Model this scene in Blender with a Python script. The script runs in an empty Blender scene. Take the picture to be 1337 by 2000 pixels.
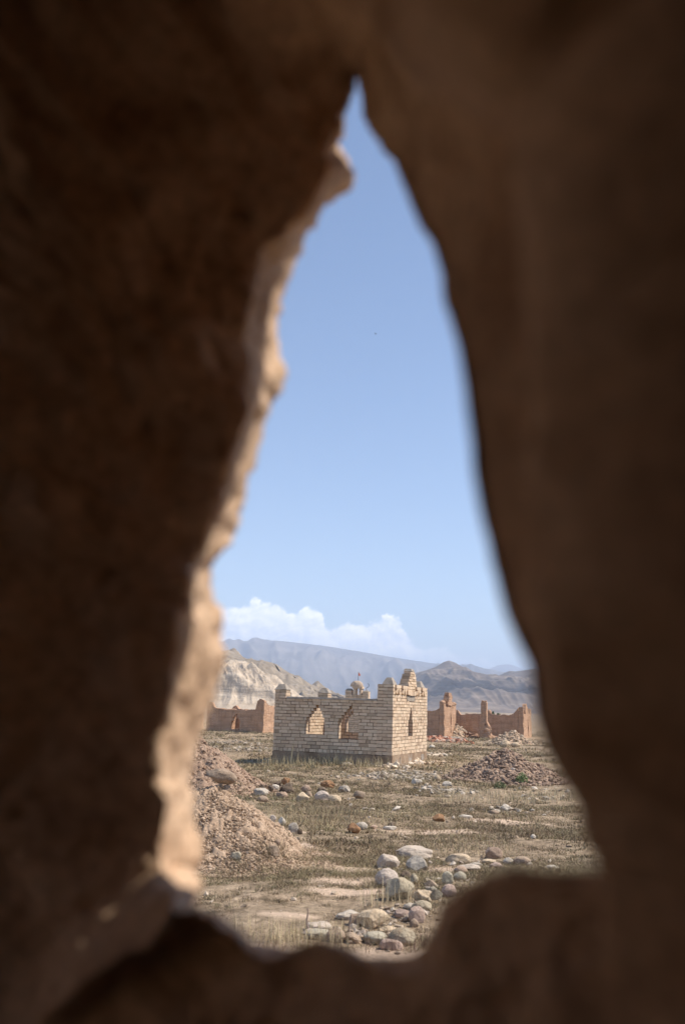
import bpy, math, random, zlib
import numpy as np
rng = np.random.default_rng(11)
random.seed(5)
sc = bpy.context.scene
COL = sc.collection
R = math.radians

# ------------------------------------------------------------------ camera
EYE = np.array([0.0, 0.0, 1.7])
FP = 35 / 36 * 2000
_p, _r = R(11.06), R(1.7)
FW = np.array([0, math.cos(_p), math.sin(_p)])
_u0 = np.array([0, -math.sin(_p), math.cos(_p)])
_x0 = np.array([1.0, 0, 0])
RX = _x0 * math.cos(_r) + _u0 * math.sin(_r)
UP = -_x0 * math.sin(_r) + _u0 * math.cos(_r)

def ray(px, py):
    return FW + RX * ((px - 668.5) / FP) + UP * ((1000 - py) / FP)

def at(px, py, Y):
    d = ray(px, py)
    return EYE + d * (Y / d[1])

def atd(px, py, depth):
    return EYE + ray(px, py) * depth

# ------------------------------------------------------------------ noise
def _hash(ix, iy, iz):
    h = (ix.astype(np.int64) * 374761393 + iy.astype(np.int64) * 668265263 + iz.astype(np.int64) * 1440662683) & 0xFFFFFFFF
    h = ((h ^ (h >> 13)) * 1274126177) & 0xFFFFFFFF
    h = ((h ^ (h >> 15)) * 2246822519) & 0xFFFFFFFF
    return (h ^ (h >> 16)) / 4294967295.0

def vn(x, y, z=0.0):
    x, y, z = np.broadcast_arrays(np.asarray(x, float), np.asarray(y, float), np.asarray(z, float))
    ix, iy, iz = np.floor(x), np.floor(y), np.floor(z)
    fx, fy, fz = x - ix, y - iy, z - iz
    fx, fy, fz = [t * t * t * (t * (t * 6 - 15) + 10) for t in (fx, fy, fz)]
    o = 0
    for a in (0, 1):
        for b in (0, 1):
            for c in (0, 1):
                o = o + _hash(ix + a, iy + b, iz + c) * (fx if a else 1 - fx) * (fy if b else 1 - fy) * (fz if c else 1 - fz)
    return o * 2 - 1

def fbm(x, y, z=0.0, oct=4, g=.5, l=2.03):
    o, a = 0, 1.0
    for k in range(oct):
        o = o + a * vn(x + 17.3 * k, y - 9.1 * k, z + 5.7 * k)
        x, y, z = np.asarray(x) * l, np.asarray(y) * l, np.asarray(z) * l
        a *= g
    return o

def ridged(x, y, z=0.0, oct=4):
    o, a = 0, 1.0
    for k in range(oct):
        o = o + a * (1 - 2 * np.abs(vn(x + 3.3 * k, y + 8.1 * k, z)))
        x, y, z = np.asarray(x) * 2.1, np.asarray(y) * 2.1, np.asarray(z) * 2.1
        a *= .5
    return o

def sstep(a, b, x):
    t = np.clip((x - a) / (b - a), 0, 1)
    return t * t * (3 - 2 * t)

# ------------------------------------------------------------------ object helpers
def tag(o, label=None, cat=None, group=None, kind=None):
    if label: o['label'] = label
    if cat: o['category'] = cat
    if group: o['group'] = group
    if kind: o['kind'] = kind
    return o

def empty(name, loc, rz=0.0):
    o = bpy.data.objects.new(name, None)
    COL.objects.link(o)
    o.location = loc
    o.rotation_euler = (0, 0, rz)
    o.empty_display_size = .2
    return o

def mk(name, V, F, mat, parent=None, col=None, smooth=False, loc=None):
    V = np.asarray(V, np.float32).reshape(-1, 3)
    me = bpy.data.meshes.new(name)
    if isinstance(F, np.ndarray):
        K = F.shape[1]; n = len(F)
        me.vertices.add(len(V)); me.vertices.foreach_set('co', V.ravel())
        me.loops.add(n * K); me.loops.foreach_set('vertex_index', F.astype(np.int32).ravel())
        me.polygons.add(n)
        me.polygons.foreach_set('loop_start', np.arange(0, n * K, K, dtype=np.int32))
        me.update(calc_edges=True)
    else:
        me.from_pydata([tuple(map(float, v)) for v in V], [], [tuple(map(int, f)) for f in F])
        me.update()
    if col is not None:
        c = np.ones((len(V), 4), np.float32); c[:, :3] = np.asarray(col)[:, :3]
        ca = me.color_attributes.new('Col', 'FLOAT_COLOR', 'POINT')
        ca.data.foreach_set('color', c.ravel())
    me.polygons.foreach_set('use_smooth', np.full(len(me.polygons), bool(smooth)))
    me.materials.append(mat)
    o = bpy.data.objects.new(name, me)
    COL.objects.link(o)
    if parent is not None: o.parent = parent
    if loc is not None: o.location = loc
    return o

def grid_faces(nr, nc, wrap=False):
    i = np.arange(nr - 1)[:, None]; j = np.arange(nc if wrap else nc - 1)[None, :]
    j2 = (j + 1) % nc
    a = i * nc + j; b = i * nc + j2; c = (i + 1) * nc + j2; d = (i + 1) * nc + j
    return np.stack([a + 0 * b, b + 0 * a, c, d], -1).reshape(-1, 4)

BOXF = np.array([[0, 3, 2, 1], [4, 5, 6, 7], [0, 1, 5, 4], [1, 2, 6, 5], [2, 3, 7, 6], [3, 0, 4, 7]])
class Boxes:
    def __init__(s): s.V = []; s.F = []; s.C = []; s.n = 0
    def add(s, lo, hi, col=(1, 1, 1), jit=0.0, taper=0.0):
        x0, y0, z0 = lo; x1, y1, z1 = hi
        v = np.array([[x0, y0, z0], [x1, y0, z0], [x1, y1, z0], [x0, y1, z0], [x0, y0, z1], [x1, y0, z1], [x1, y1, z1], [x0, y1, z1]], float)
        if taper:
            c = v[4:].mean(0); v[4:] = c + (v[4:] - c) * (1 - taper)
        if jit: v += rng.normal(0, jit, v.shape)
        s.V.append(v); s.F.append(BOXF + s.n); s.C.append(np.tile(np.array(col, float), (8, 1))); s.n += 8
    def raw(s, v, f, col=(1, 1, 1)):
        v = np.asarray(v, float)
        s.V.append(v); s.F.append(np.asarray(f) + s.n); s.C.append(np.tile(np.array(col, float), (len(v), 1))); s.n += len(v)
    def build(s, name, mat, parent=None, loc=None):
        return mk(name, np.concatenate(s.V), np.concatenate(s.F), mat, parent, np.concatenate(s.C), loc=loc)

_t = (1 + 5 ** .5) / 2
ICO = np.array([(-1, _t, 0), (1, _t, 0), (-1, -_t, 0), (1, -_t, 0), (0, -1, _t), (0, 1, _t), (0, -1, -_t), (0, 1, -_t), (_t, 0, -1), (_t, 0, 1), (-_t, 0, -1), (-_t, 0, 1)], float)
ICO /= np.linalg.norm(ICO[0])
ICOF = np.array([(0, 11, 5), (0, 5, 1), (0, 1, 7), (0, 7, 10), (0, 10, 11), (1, 5, 9), (5, 11, 4), (11, 10, 2), (10, 7, 6), (7, 1, 8), (3, 9, 4), (3, 4, 2), (3, 2, 6), (3, 6, 8), (3, 8, 9), (4, 9, 5), (2, 4, 11), (6, 2, 10), (8, 6, 7), (9, 8, 1)])
def ico_sub(n):
    V = [tuple(v) for v in ICO]; F = [tuple(f) for f in ICOF]
    for _ in range(n):
        cache = {}; F2 = []
        def mid(a, b):
            k = (min(a, b), max(a, b))
            if k not in cache:
                m = (np.array(V[a]) + np.array(V[b])) / 2; m /= np.linalg.norm(m)
                V.append(tuple(m)); cache[k] = len(V) - 1
            return cache[k]
        for a, b, c in F:
            x, y, z = mid(a, b), mid(b, c), mid(c, a)
            F2 += [(a, x, z), (b, y, x), (c, z, y), (x, y, z)]
        F = F2
    return np.array(V), np.array(F)
S3V, S3F = ico_sub(4)
S2V, S2F = ico_sub(2)

def lumps(P, S, cols, jit=.28):
    """many small broken lumps as one vertex soup"""
    n = len(P)
    ang = rng.uniform(0, 2 * np.pi, n)
    tilt = rng.normal(0, .4, n)
    V = ICO[None] * (1 + rng.normal(0, jit, (n, 12, 1)))
    V = V * S[:, None, :]
    ca, sa = np.cos(ang)[:, None], np.sin(ang)[:, None]
    ct, st = np.cos(tilt)[:, None], np.sin(tilt)[:, None]
    x, y, z = V[..., 0], V[..., 1], V[..., 2]
    y, z = y * ct - z * st, y * st + z * ct
    V = np.stack([x * ca - y * sa, x * sa + y * ca, z], -1) + P[:, None, :]
    F = (ICOF[None] + (np.arange(n) * 12)[:, None, None]).reshape(-1, 3)
    C = np.repeat(cols, 12, 0)
    return V.reshape(-1, 3), F, C

# ------------------------------------------------------------------ materials
def newmat(name):
    m = bpy.data.materials.new(name); m.use_nodes = True
    nt = m.node_tree
    b = nt.nodes['Principled BSDF']
    b.inputs['Roughness'].default_value = .92
    b.inputs['Specular IOR Level'].default_value = .2
    return m, nt, b

def nd(nt, t, ins=None, **kw):
    n = nt.nodes.new(t)
    for k, v in kw.items(): setattr(n, k, v)
    for k, v in (ins or {}).items():
        if hasattr(v, 'is_linked') or isinstance(v, bpy.types.NodeSocket): nt.links.new(v, n.inputs[k])
        else: n.inputs[k].default_value = v
    return n

def noise(nt, vec, scale, detail=5, rough=.6):
    return nd(nt, 'ShaderNodeTexNoise', {'Vector': vec, 'Scale': scale, 'Detail': detail, 'Roughness': rough}).outputs['Fac']

def ramp(nt, fac, stops):
    n = nd(nt, 'ShaderNodeValToRGB', {'Fac': fac})
    e = n.color_ramp.elements
    while len(e) < len(stops): e.new(.5)
    for k, (p, c) in zip(e, stops):
        k.position = p; k.color = tuple(c) + (1,) if len(c) == 3 else c
    return n.outputs['Color']

def mixc(nt, fac, a, b, blend='MIX'):
    n = nt.nodes.new('ShaderNodeMix'); n.data_type = 'RGBA'; n.blend_type = blend
    for idx, v in ((0, fac), (6, a), (7, b)):
        if isinstance(v, bpy.types.NodeSocket): nt.links.new(v, n.inputs[idx])
        else: n.inputs[idx].default_value = (tuple(v) + (1,) if isinstance(v, (tuple, list)) and len(v) == 3 else v)
    return n.outputs[2]

def mth(nt, op, a, b=None, c=None, clamp=False):
    n = nt.nodes.new('ShaderNodeMath'); n.operation = op; n.use_clamp = clamp
    for i, v in enumerate((a, b, c)):
        if v is None: continue
        if isinstance(v, bpy.types.NodeSocket): nt.links.new(v, n.inputs[i])
        else: n.inputs[i].default_value = v
    return n.outputs[0]

def bump(nt, b, h, strength, dist):
    n = nd(nt, 'ShaderNodeBump', {'Height': h, 'Strength': strength, 'Distance': dist})
    nt.links.new(n.outputs[0], b.inputs['Normal'])

def ocoord(nt): return nd(nt, 'ShaderNodeTexCoord').outputs['Object']
def vcol(nt):
    n = nd(nt, 'ShaderNodeVertexColor'); n.layer_name = 'Col'
    return n.outputs['Color']

def mat_attr(name, nscale=20, amt=.35, bscale=60, bdist=.01, rough=.92):
    """vertex colour modulated by noise"""
    m, nt, b = newmat(name)
    o = ocoord(nt)
    f = noise(nt, o, nscale, 6)
    g = ramp(nt, f, [(.25, (1 - amt,) * 3), (.75, (1 + amt,) * 3)])
    nt.links.new(mixc(nt, 1.0, vcol(nt), g, 'MULTIPLY'), b.inputs['Base Color'])
    bump(nt, b, noise(nt, o, bscale, 6, .7), .7, bdist)
    b.inputs['Roughness'].default_value = rough
    return m

def mat_earth(name, c0, c1, c2, scale=3.0, bscale=30, bdist=.02):
    m, nt, b = newmat(name)
    o = ocoord(nt)
    f = noise(nt, o, scale, 8, .65)
    c = ramp(nt, f, [(.3, c0), (.5, c1), (.72, c2)])
    s = noise(nt, o, bscale * 1.7, 4, .6)
    c = mixc(nt, 1.0, c, ramp(nt, s, [(.3, (.7,) * 3), (.7, (1.25,) * 3)]), 'MULTIPLY')
    nt.links.new(c, b.inputs['Base Color'])
    bump(nt, b, noise(nt, o, bscale, 8, .7), .8, bdist)
    return m

M = {}
M['brick'] = mat_attr('pale_brick', 14, .14, 45, .006)
M['mortar'] = mat_earth('mud_mortar', (.12, .08, .05), (.17, .115, .075), (.23, .16, .105), 5, 60, .006)
M['plinth'] = mat_earth('mud_plinth', (.2, .13, .085), (.31, .22, .15), (.42, .32, .23), 2.5, 40, .012)
M['coping'] = mat_earth('grey_coping', (.24, .2, .165), (.36, .31, .26), (.44, .39, .33), 3, 40, .01)
M['cap'] = mat_earth('grey_cap', (.26, .22, .18), (.33, .285, .24), (.4, .35, .3), 5, 60, .004)
M['adobe_plain'] = mat_earth('red_adobe', (.38, .24, .16), (.47, .31, .215), (.55, .38, .275), 1.4, 16, .03)
def mat_adobe():
    m, nt, b = newmat('red_adobe_courses')
    o = ocoord(nt)
    c = ramp(nt, noise(nt, o, 1.6, 8, .68), [(.28, (.37, .225, .145)), (.46, (.46, .29, .192)), (.6, (.50, .322, .217)), (.76, (.57, .39, .277))])
    mp = nd(nt, 'ShaderNodeMapping', {'Vector': o, 'Scale': (.8, .8, 9.0)})
    band = noise(nt, mp.outputs[0], 1.0, 3, .6)
    mp2 = nd(nt, 'ShaderNodeMapping', {'Vector': o, 'Scale': (7.0, 7.0, .7)})
    rill = noise(nt, mp2.outputs[0], 1.0, 4, .65)
    c = mixc(nt, 1.0, c, ramp(nt, band, [(.36, (.88, .87, .86)), (.46, (1, 1, 1)), (.7, (1.1, 1.1, 1.1))]), 'MULTIPLY')
    c = mixc(nt, 1.0, c, ramp(nt, rill, [(.32, (.86, .85, .84)), (.5, (1, 1, 1)), (.7, (1.1, 1.09, 1.07))]), 'MULTIPLY')
    nt.links.new(c, b.inputs['Base Color'])
    h = mth(nt, 'ADD', mth(nt, 'MULTIPLY', band, .6), mth(nt, 'ADD', rill, noise(nt, o, 12, 6, .7)))
    bump(nt, b, h, .9, .06)
    return m
M['adobe'] = mat_adobe()
M['wall'] = mat_earth('dark_mud', (.43, .285, .185), (.59, .415, .285), (.69, .515, .37), 9, 60, .006)
M['stalk'] = mat_attr('dry_stalk', 30, .3, 80, .002)
M['lump'] = mat_attr('earth_lump', 25, .3, 90, .006)
M['mound'] = mat_earth('mound_earth', (.33, .225, .15), (.46, .33, .23), (.56, .42, .31), 6, 40, .03)
M['mound_red'] = mat_earth('mound_red_earth', (.26, .17, .12), (.36, .25, .18), (.46, .34, .26), 5, 36, .03)
M['metal'] = newmat('dark_metal')[0]; M['metal'].node_tree.nodes['Principled BSDF'].inputs['Base Color'].default_value = (.05, .045, .04, 1)
M['flag'] = newmat('red_cloth')[0]; M['flag'].node_tree.nodes['Principled BSDF'].inputs['Base Color'].default_value = (.55, .2, .16, 1)
M['bird'] = newmat('dark_feather')[0]; M['bird'].node_tree.nodes['Principled BSDF'].inputs['Base Color'].default_value = (.03, .028, .025, 1)

def mat_stone():
    m, nt, b = newmat('river_stone')
    o = ocoord(nt)
    oc = nd(nt, 'ShaderNodeObjectInfo')
    rnd = oc.outputs['Random']
    v = nd(nt, 'ShaderNodeVectorMath', {0: o}, operation='ADD')
    nt.links.new(mth(nt, 'MULTIPLY', rnd, 50.0), v.inputs[1])
    vec = v.outputs[0]
    g = ramp(nt, noise(nt, vec, 7, 6, .6), [(.28, (.62, .60, .58)), (.5, (1, 1, 1)), (.75, (1.22, 1.2, 1.16))])
    c = mixc(nt, 1.0, oc.outputs['Color'], g, 'MULTIPLY')
    sp = ramp(nt, noise(nt, vec, 70, 3, .6), [(.33, (.6, .58, .55)), (.46, (1, 1, 1)), (.66, (1.12, 1.12, 1.12))])
    c = mixc(nt, .8, c, sp, 'MULTIPLY')
    st = ramp(nt, noise(nt, vec, 3.1, 7, .72), [(.56, (0, 0, 0)), (.68, (1, 1, 1))])
    c = mixc(nt, mth(nt, 'MULTIPLY', st, .45), c, (.30, .19, .10))
    nt.links.new(c, b.inputs['Base Color'])
    bump(nt, b, mth(nt, 'ADD', noise(nt, vec, 22, 7, .65), mth(nt, 'MULTIPLY', noise(nt, vec, 110, 3), .3)), .55, .02)
    b.inputs['Roughness'].default_value = .8
    return m
M['stone'] = mat_stone()

def mat_ground():
    m, nt, b = newmat('dry_ground')
    o = ocoord(nt)
    big = noise(nt, o, .5, 8, .68)
    mid = noise(nt, o, 3.2, 8, .7)
    fine = noise(nt, o, 22, 5, .7)
    c = ramp(nt, mid, [(.33, (.18, .132, .085)), (.47, (.28, .21, .14)), (.6, (.38, .29, .2)), (.74, (.52, .395, .285))])
    bare = ramp(nt, mth(nt, 'ADD', mth(nt, 'MULTIPLY', big, .7), mth(nt, 'MULTIPLY', mid, .3)), [(.52, (0, 0, 0)), (.64, (1, 1, 1))])
    c = mixc(nt, mth(nt, 'MULTIPLY', bare, .75), c, (.52, .385, .27))
    c = mixc(nt, 1.0, c, ramp(nt, noise(nt, o, 8.5, 6, .7), [(.34, (.6, .58, .55)), (.5, (1, 1, 1)), (.7, (1.2, 1.2, 1.18))]), 'MULTIPLY')
    c = mixc(nt, 1.0, c, ramp(nt, fine, [(.3, (.55, .55, .52)), (.5, (1, 1, 1)), (.72, (1.35, 1.33, 1.28))]), 'MULTIPLY')
    # bare trampled patches of pale soil, given as a vertex mask
    c = mixc(nt, nd(nt, 'ShaderNodeSeparateColor', {'Color': vcol(nt)}).outputs[0], c,
             mixc(nt, 1.0, (.60, .45, .33), ramp(nt, fine, [(.3, (.75,) * 3), (.7, (1.15,) * 3)]), 'MULTIPLY'))
    nt.links.new(c, b.inputs['Base Color'])
    h = mth(nt, 'ADD', mth(nt, 'MULTIPLY', mid, .6), mth(nt, 'MULTIPLY', noise(nt, o, 40, 5, .75), .35))
    bump(nt, b, h, .9, .06)
    return m
M['ground'] = mat_ground()

def mat_hill(name, stops, nscale, zscale, band=0.0, bdist=1.0, spots=None):
    m, nt, b = newmat(name)
    o = ocoord(nt)
    mp = nd(nt, 'ShaderNodeMapping', {'Vector': o, 'Scale': (nscale, nscale, zscale)})
    f = noise(nt, mp.outputs[0], 1.0, 9, .62)
    if band:
        mp2 = nd(nt, 'ShaderNodeMapping', {'Vector': o, 'Scale': (nscale * .18, nscale * .18, band)})
        f = mth(nt, 'ADD', mth(nt, 'MULTIPLY', f, .45), mth(nt, 'MULTIPLY', noise(nt, mp2.outputs[0], 1.0, 4, .6), .55))
    c = ramp(nt, f, stops)
    if spots:
        sx = ramp(nt, noise(nt, o, spots[0], 3, .6), [(.4, (1, 1, 1)), (.52, spots[1])])
        c = mixc(nt, 1.0, c, sx, 'MULTIPLY')
    # steep rock is barer and paler than gentle slopes
    gz_ = nd(nt, 'ShaderNodeSeparateXYZ', {0: nd(nt, 'ShaderNodeNewGeometry').outputs['Normal']}).outputs[2]
    st = nd(nt, 'ShaderNodeMapRange', {'Value': gz_, 'From Min': .55, 'From Max': .88, 'To Min': .65, 'To Max': 0.0}).outputs[0]
    c = mixc(nt, mth(nt, 'MULTIPLY', st, f, clamp=True), c, mixc(nt, 1.0, c, (1.7, 1.7, 1.7), 'MULTIPLY'))
    nt.links.new(c, b.inputs['Base Color'])
    bump(nt, b, f, .8, bdist)
    return m
M['cliff'] = mat_hill('white_cliff', [(.3, (.27, .21, .155)), (.48, (.41, .335, .255)), (.7, (.51, .43, .34))], .35, .12, .5, 1.2)
M['hill'] = mat_hill('brown_hill', [(.3, (.19, .15, .11)), (.5, (.27, .22, .165)), (.7, (.4, .34, .27))], .05, .1, .12, 3, (.12, (.75, .74, .7)))
M['layer'] = mat_hill('layered_hill', [(.3, (.09, .068, .054)), (.46, (.15, .117, .094)), (.56, (.2, .158, .125)), (.62, (.31, .25, .2)), (.66, (.18, .143, .115)), (.75, (.28, .23, .18))], .02, .06, .09, 5, (.03, (.8, .78, .75)))
M['range'] = mat_hill('far_range', [(.3, (.07, .065, .06)), (.5, (.13, .115, .10)), (.7, (.26, .23, .2))], .006, .01, .012, 20)

# ------------------------------------------------------------------ terrain height
ANG = R(19)
ULEFT = np.array([-math.cos(ANG), math.sin(ANG), 0])
UBACK = np.array([math.sin(ANG), math.cos(ANG), 0])
B0 = np.array([1.604, 29.0, 0.0])                      # near corner of the brick tomb

def ground_h(x, y):
    x = np.asarray(x, float); y = np.asarray(y, float)
    r = np.hypot(x, y)
    near = 1 - sstep(90, 200, r)
    h = near * (.05 * fbm(x * .3, y * .3, 1.0, 3) + .022 * fbm(x * 1.9, y * 1.9, 4.0, 4))
    h = h + .06 * np.exp(-((x - 1.6) ** 2 + (y - 29) ** 2) / 6) + .17 * np.exp(-((x - 3.4) ** 2 + (y - 33.5) ** 2) / 8) - .06 * np.exp(-((x + 2.2) ** 2 + (y - 29.5) ** 2) / 5)
    h = h + .07 * np.exp(-((x - 1.15) ** 2 + (y - 9.6) ** 2) / .5)
    h = h - (1 - near) * 1.0 + (1 - near) * 1.6 * fbm(x * .004, y * .004, 2.0, 3)
    h = h - .35 * np.exp(-(x ** 2 + y ** 2) / 6)
    return h

MOUNDS = []   # cx, cy, h, r
def mound_h(x, y, i):
    cx, cy, h, r = MOUNDS[i][:4]
    x = np.asarray(x, float); y = np.asarray(y, float)
    wob = 1 + .13 * fbm(x * 1.1 + 3 * i, y * 1.1, 2.0 + i, 3)
    rho = np.hypot(x - cx, y - cy) / (r * wob)
    p = np.clip(1 - rho, 0, 1)
    core = h * (1.06 * p ** 1.12 - .06 * np.exp(-(rho / .12) ** 2))
    return core + h * .06 * sstep(0, .25, p) * fbm(x * 3.5, y * 3.5, 7.0 + i, 4)

def surf_h(x, y):
    x = np.asarray(x, float); y = np.asarray(y, float)
    g_ = ground_h(x, y); h = g_
    for i in range(len(MOUNDS)):
        near = np.hypot(x - MOUNDS[i][0], y - MOUNDS[i][1]) < MOUNDS[i][3] * 1.3
        if near.any():
            h = np.where(near, np.maximum(h, g_ - .02 + mound_h(x, y, i)), h)
    return h

def hit(px, py):
    d = ray(px, py); d = d / d[1]
    Y = np.geomspace(4, 120, 1400)
    below = EYE[2] + d[2] * Y <= surf_h(d[0] * Y, Y)
    k = int(np.argmax(below)) if below.any() else len(Y) - 1
    lo, hi = Y[max(k - 1, 0)], Y[k]
    p = EYE + d * (lo + hi) / 2
    p[2] = surf_h(p[0], p[1])
    return p

def gpt(px, py):
    d = ray(px, py); return EYE + d * (-EYE[2] / d[2])

a = at(430, 1540, 11.8); MOUNDS.append((a[0], a[1], a[2] + .05, 1.28))
a = at(383, 1438, 21.0); MOUNDS.append((a[0], a[1], a[2] + .02, 1.75))
a = at(986, 1461, 26.0); MOUNDS.append((a[0], a[1], a[2] + .02, 1.55))
a = at(998, 1424, 54.0); MOUNDS.append((a[0], a[1], a[2] + .02, 1.35))
a = at(889, 1412, 66.5); MOUNDS.append((a[0], a[1], a[2] + .02, 1.3))

# ------------------------------------------------------------------ ground sheet
BARE = [(690, 1700, .8, .35), (850, 1620, 1.0, .4), (640, 1668, .5, .3), (770, 1868, .5, .3), (600, 1625, .5, .2), (845, 1700, .35, .25), (980, 1600, 1.0, .3),
        (690, 1725, .6, .3), (665, 1745, .4, .2), (620, 1700, .45, .25), (560, 1790, .4, .15), (480, 1850, .5, .25), (560, 1650, .4, .3)]
BAREP = [(gpt(px, py)[0], gpt(px, py)[1], rx, ry) for px, py, rx, ry in BARE]
def bare_mask(x, y):
    m = 0
    for cx, cy, rx, ry in BAREP:
        q = ((x - cx) / rx) ** 2 + ((y - cy) / ry) ** 2
        m = np.maximum(m, np.exp(-q * 1.2))
    return sstep(.35, .75, m + .33 * fbm(x * 3.2, y * 3.2, 9.0, 4))

ang = np.concatenate([np.linspace(-180, -42, 40), np.linspace(-40, 40, 560), np.linspace(42, 180, 40)[:-1]])
rad = np.concatenate([[0.02], np.linspace(.5, 4, 8), np.geomspace(4.2, 75, 430), np.geomspace(80, 13000, 70)])
A, Rr = np.meshgrid(np.radians(ang), rad)
gx, gy = Rr * np.sin(A), Rr * np.cos(A)
gz = ground_h(gx, gy)
gm = bare_mask(gx, gy) * (gy < 40) * (gy > 4)
gv = np.stack([gx, gy, gz], -1).reshape(-1, 3)
gc = np.stack([gm, gm, gm], -1).reshape(-1, 3)
g = mk('ground', gv, grid_faces(len(rad), len(ang), True)[:, ::-1].copy(), M['ground'], col=gc, smooth=True)
tag(g, kind='structure')

# ------------------------------------------------------------------ mounds
def mound(i, label, mat, colA, colB, nclod, smin, smax, res):
    cx, cy, h, r = MOUNDS[i]
    rr = np.concatenate([[.001], np.linspace(.02, 1.25, res)]) * r
    th = np.linspace(0, 2 * np.pi, int(res * 3.2), endpoint=False)
    T, Q = np.meshgrid(th, rr)
    x, y = cx + Q * np.cos(T), cy + Q * np.sin(T)
    p = np.clip(1 - Q / r, 0, 1)
    z = ground_h(x, y) + mound_h(x, y, i) + sstep(0, .3, p) * h * .05 * fbm(x * 14, y * 14, 3.0, 4) - .02 - .25 * sstep(1.05, 1.25, Q / r)
    o = mk('earth_mound', np.stack([x - cx, y - cy, z], -1), grid_faces(len(rr), len(th), True), M[mat], smooth=True, loc=(cx, cy, 0))
    tag(o, label, 'mound', 'burial mounds of loose earth')
    # clods lying all over it, more of them near the foot
    q = np.sqrt(rng.uniform(0, 1.0, nclod)) * r * 1.12
    t = np.where(rng.uniform(0, 1, nclod) < .8, rng.uniform(-np.pi, 0, nclod) - .0, rng.uniform(0, np.pi, nclod))
    px, py = cx + q * np.cos(t), cy + q * np.sin(t)
    pz = np.maximum(ground_h(px, py), ground_h(px, py) - .02 + mound_h(px, py, i))
    s = smin + (smax - smin) * rng.uniform(0, 1, nclod) ** 4.5
    S = s[:, None] * rng.uniform(.7, 1.25, (nclod, 3)) * np.array([1, 1, .75])
    k = rng.uniform(0, 1, (nclod, 1))
    cols = (np.array(colA) * (1 - k) + np.array(colB) * k) * rng.uniform(.7, 1.15, (nclod, 1))
    V, F, C = lumps(np.stack([px - cx, py - cy, pz + s * .3], -1), S, cols, .22)
    c = mk('clods', V, F, M['lump'], o, C)
    c['kind'] = 'stuff'
    return o
mound(0, 'nearest pale pink earth mound with a flat boulder on its top', 'mound', (.36, .255, .17), (.56, .42, .305), 30000, .004, .021, 150)
mound(1, 'reddish cloddy mound behind the boulder-topped mound at the left rim', 'mound_red', (.28, .18, .12), (.48, .35, .26), 9000, .007, .034, 80)
mound(2, 'grey brown gravel mound on the right with two tan stones on its top', 'mound_red', (.22, .15, .11), (.40, .29, .215), 4500, .012, .07, 80)
mound(3, 'distant pale mound in front of the right adobe ruin with white stones on top', 'mound', (.36, .27, .19), (.5, .4, .3), 900, .02, .1, 40)
mound(4, 'far grey heap beside the stepped ruin right of the brick tomb', 'mound', (.36, .29, .22), (.48, .4, .31), 700, .02, .1, 40)

# ------------------------------------------------------------------ stones
C_ = dict(pale=(.54, .45, .37), lilac=(.47, .39, .335), pink=(.40, .28, .23), olive=(.38, .32, .22), grey=(.42, .37, .31), green=(.37, .335, .25),
          tan=(.54, .41, .27), rust=(.30, .17, .09), dark=(.15, .11, .08), white=(.64, .57, .48), brown=(.29, .2, .135), redbrown=(.34, .225, .16))
C_ = {k: tuple(np.array(v) * .72 + np.array((.42, .36, .29)) * .28) if k not in ('dark', 'rust') else v for k, v in C_.items()}
def stone(label, x0, x1, y0, y1, colr, style='r', deep=.8, bury=.22, tilt=0.0, yaw=None, name='boulder', clear=0.0):
    cx = (x0 + x1) / 2
    p = hit(cx, y1 - (y1 - y0) * .12)
    d = float(np.dot(p - EYE, FW))
    w = (x1 - x0) * d / FP * 1.07
    dep = w * deep
    el = -ray(cx, y1)[2] / np.linalg.norm(ray(cx, y1))
    hh = max(((y1 - y0) * d / FP - dep * el * .55) / (1 - bury * .6), w * .22)
    V = S3V.copy()
    rs = np.random.default_rng(zlib.crc32(label.encode()) % 99991)
    pw = {'r': 2.3, 'f': 2.4, 'b': 3.6, 's': 2.8, 'c': 2.1}[style]
    V = np.sign(V) * np.abs(V) ** (2 / pw) if style in 'bs' else V
    V /= np.maximum(np.linalg.norm(V, axis=1, keepdims=True), 1e-6) ** (.5 if style in 'bs' else 0)
    ncut = {'r': 6, 'f': 11, 'b': 8, 's': 7, 'c': 13}[style]
    for _ in range(ncut):
        n = rs.normal(0, 1, 3); n /= np.linalg.norm(n)
        c = rs.uniform(.64, .88) if style in 'fc' else rs.uniform(.74, .93)
        t = V @ n
        over = np.clip(t - c, 0, None)
        V = V - n[None] * (over * (.96 if style in 'fcb' else .85))[:, None]
    amp = {'r': .085, 'f': .06, 'b': .055, 's': .07, 'c': .16}[style]
    sd = rs.uniform(0, 90)
    nrm = V / np.linalg.norm(V, axis=1, keepdims=True)
    V = V * (1 + amp * fbm(V[:, 0] * 1.4 + sd, V[:, 1] * 1.4, V[:, 2] * 1.4, 4) [:, None] + amp * .25 * fbm(V[:, 0] * 6 + sd, V[:, 1] * 6, V[:, 2] * 6, 3)[:, None])
    V -= (V.max(0) + V.min(0)) / 2
    V /= (V.max(0) - V.min(0)) / 2
    V = V * np.array([w / 2, dep / 2, hh / 2])
    if tilt:
        c, s = math.cos(tilt), math.sin(tilt)
        V = np.stack([V[:, 0] * c - V[:, 2] * s, V[:, 1], V[:, 0] * s + V[:, 2] * c], -1)
        V[:, 0] *= w / (V[:, 0].max() - V[:, 0].min()); V[:, 2] *= hh / (V[:, 2].max() - V[:, 2].min())
    cz = p[2] + hh * (.5 - bury) + clear
    cpos = (p[0], p[1] + dep * .32, cz)
    o = mk(name, V, S3F, M['stone'], smooth=True, loc=cpos)
    k = rs.uniform(.92, 1.08)
    o.color = tuple(np.clip(np.array(C_[colr]) * k, 0, 1)) + (1,)
    tag(o, label, 'stone')
    return o

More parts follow.
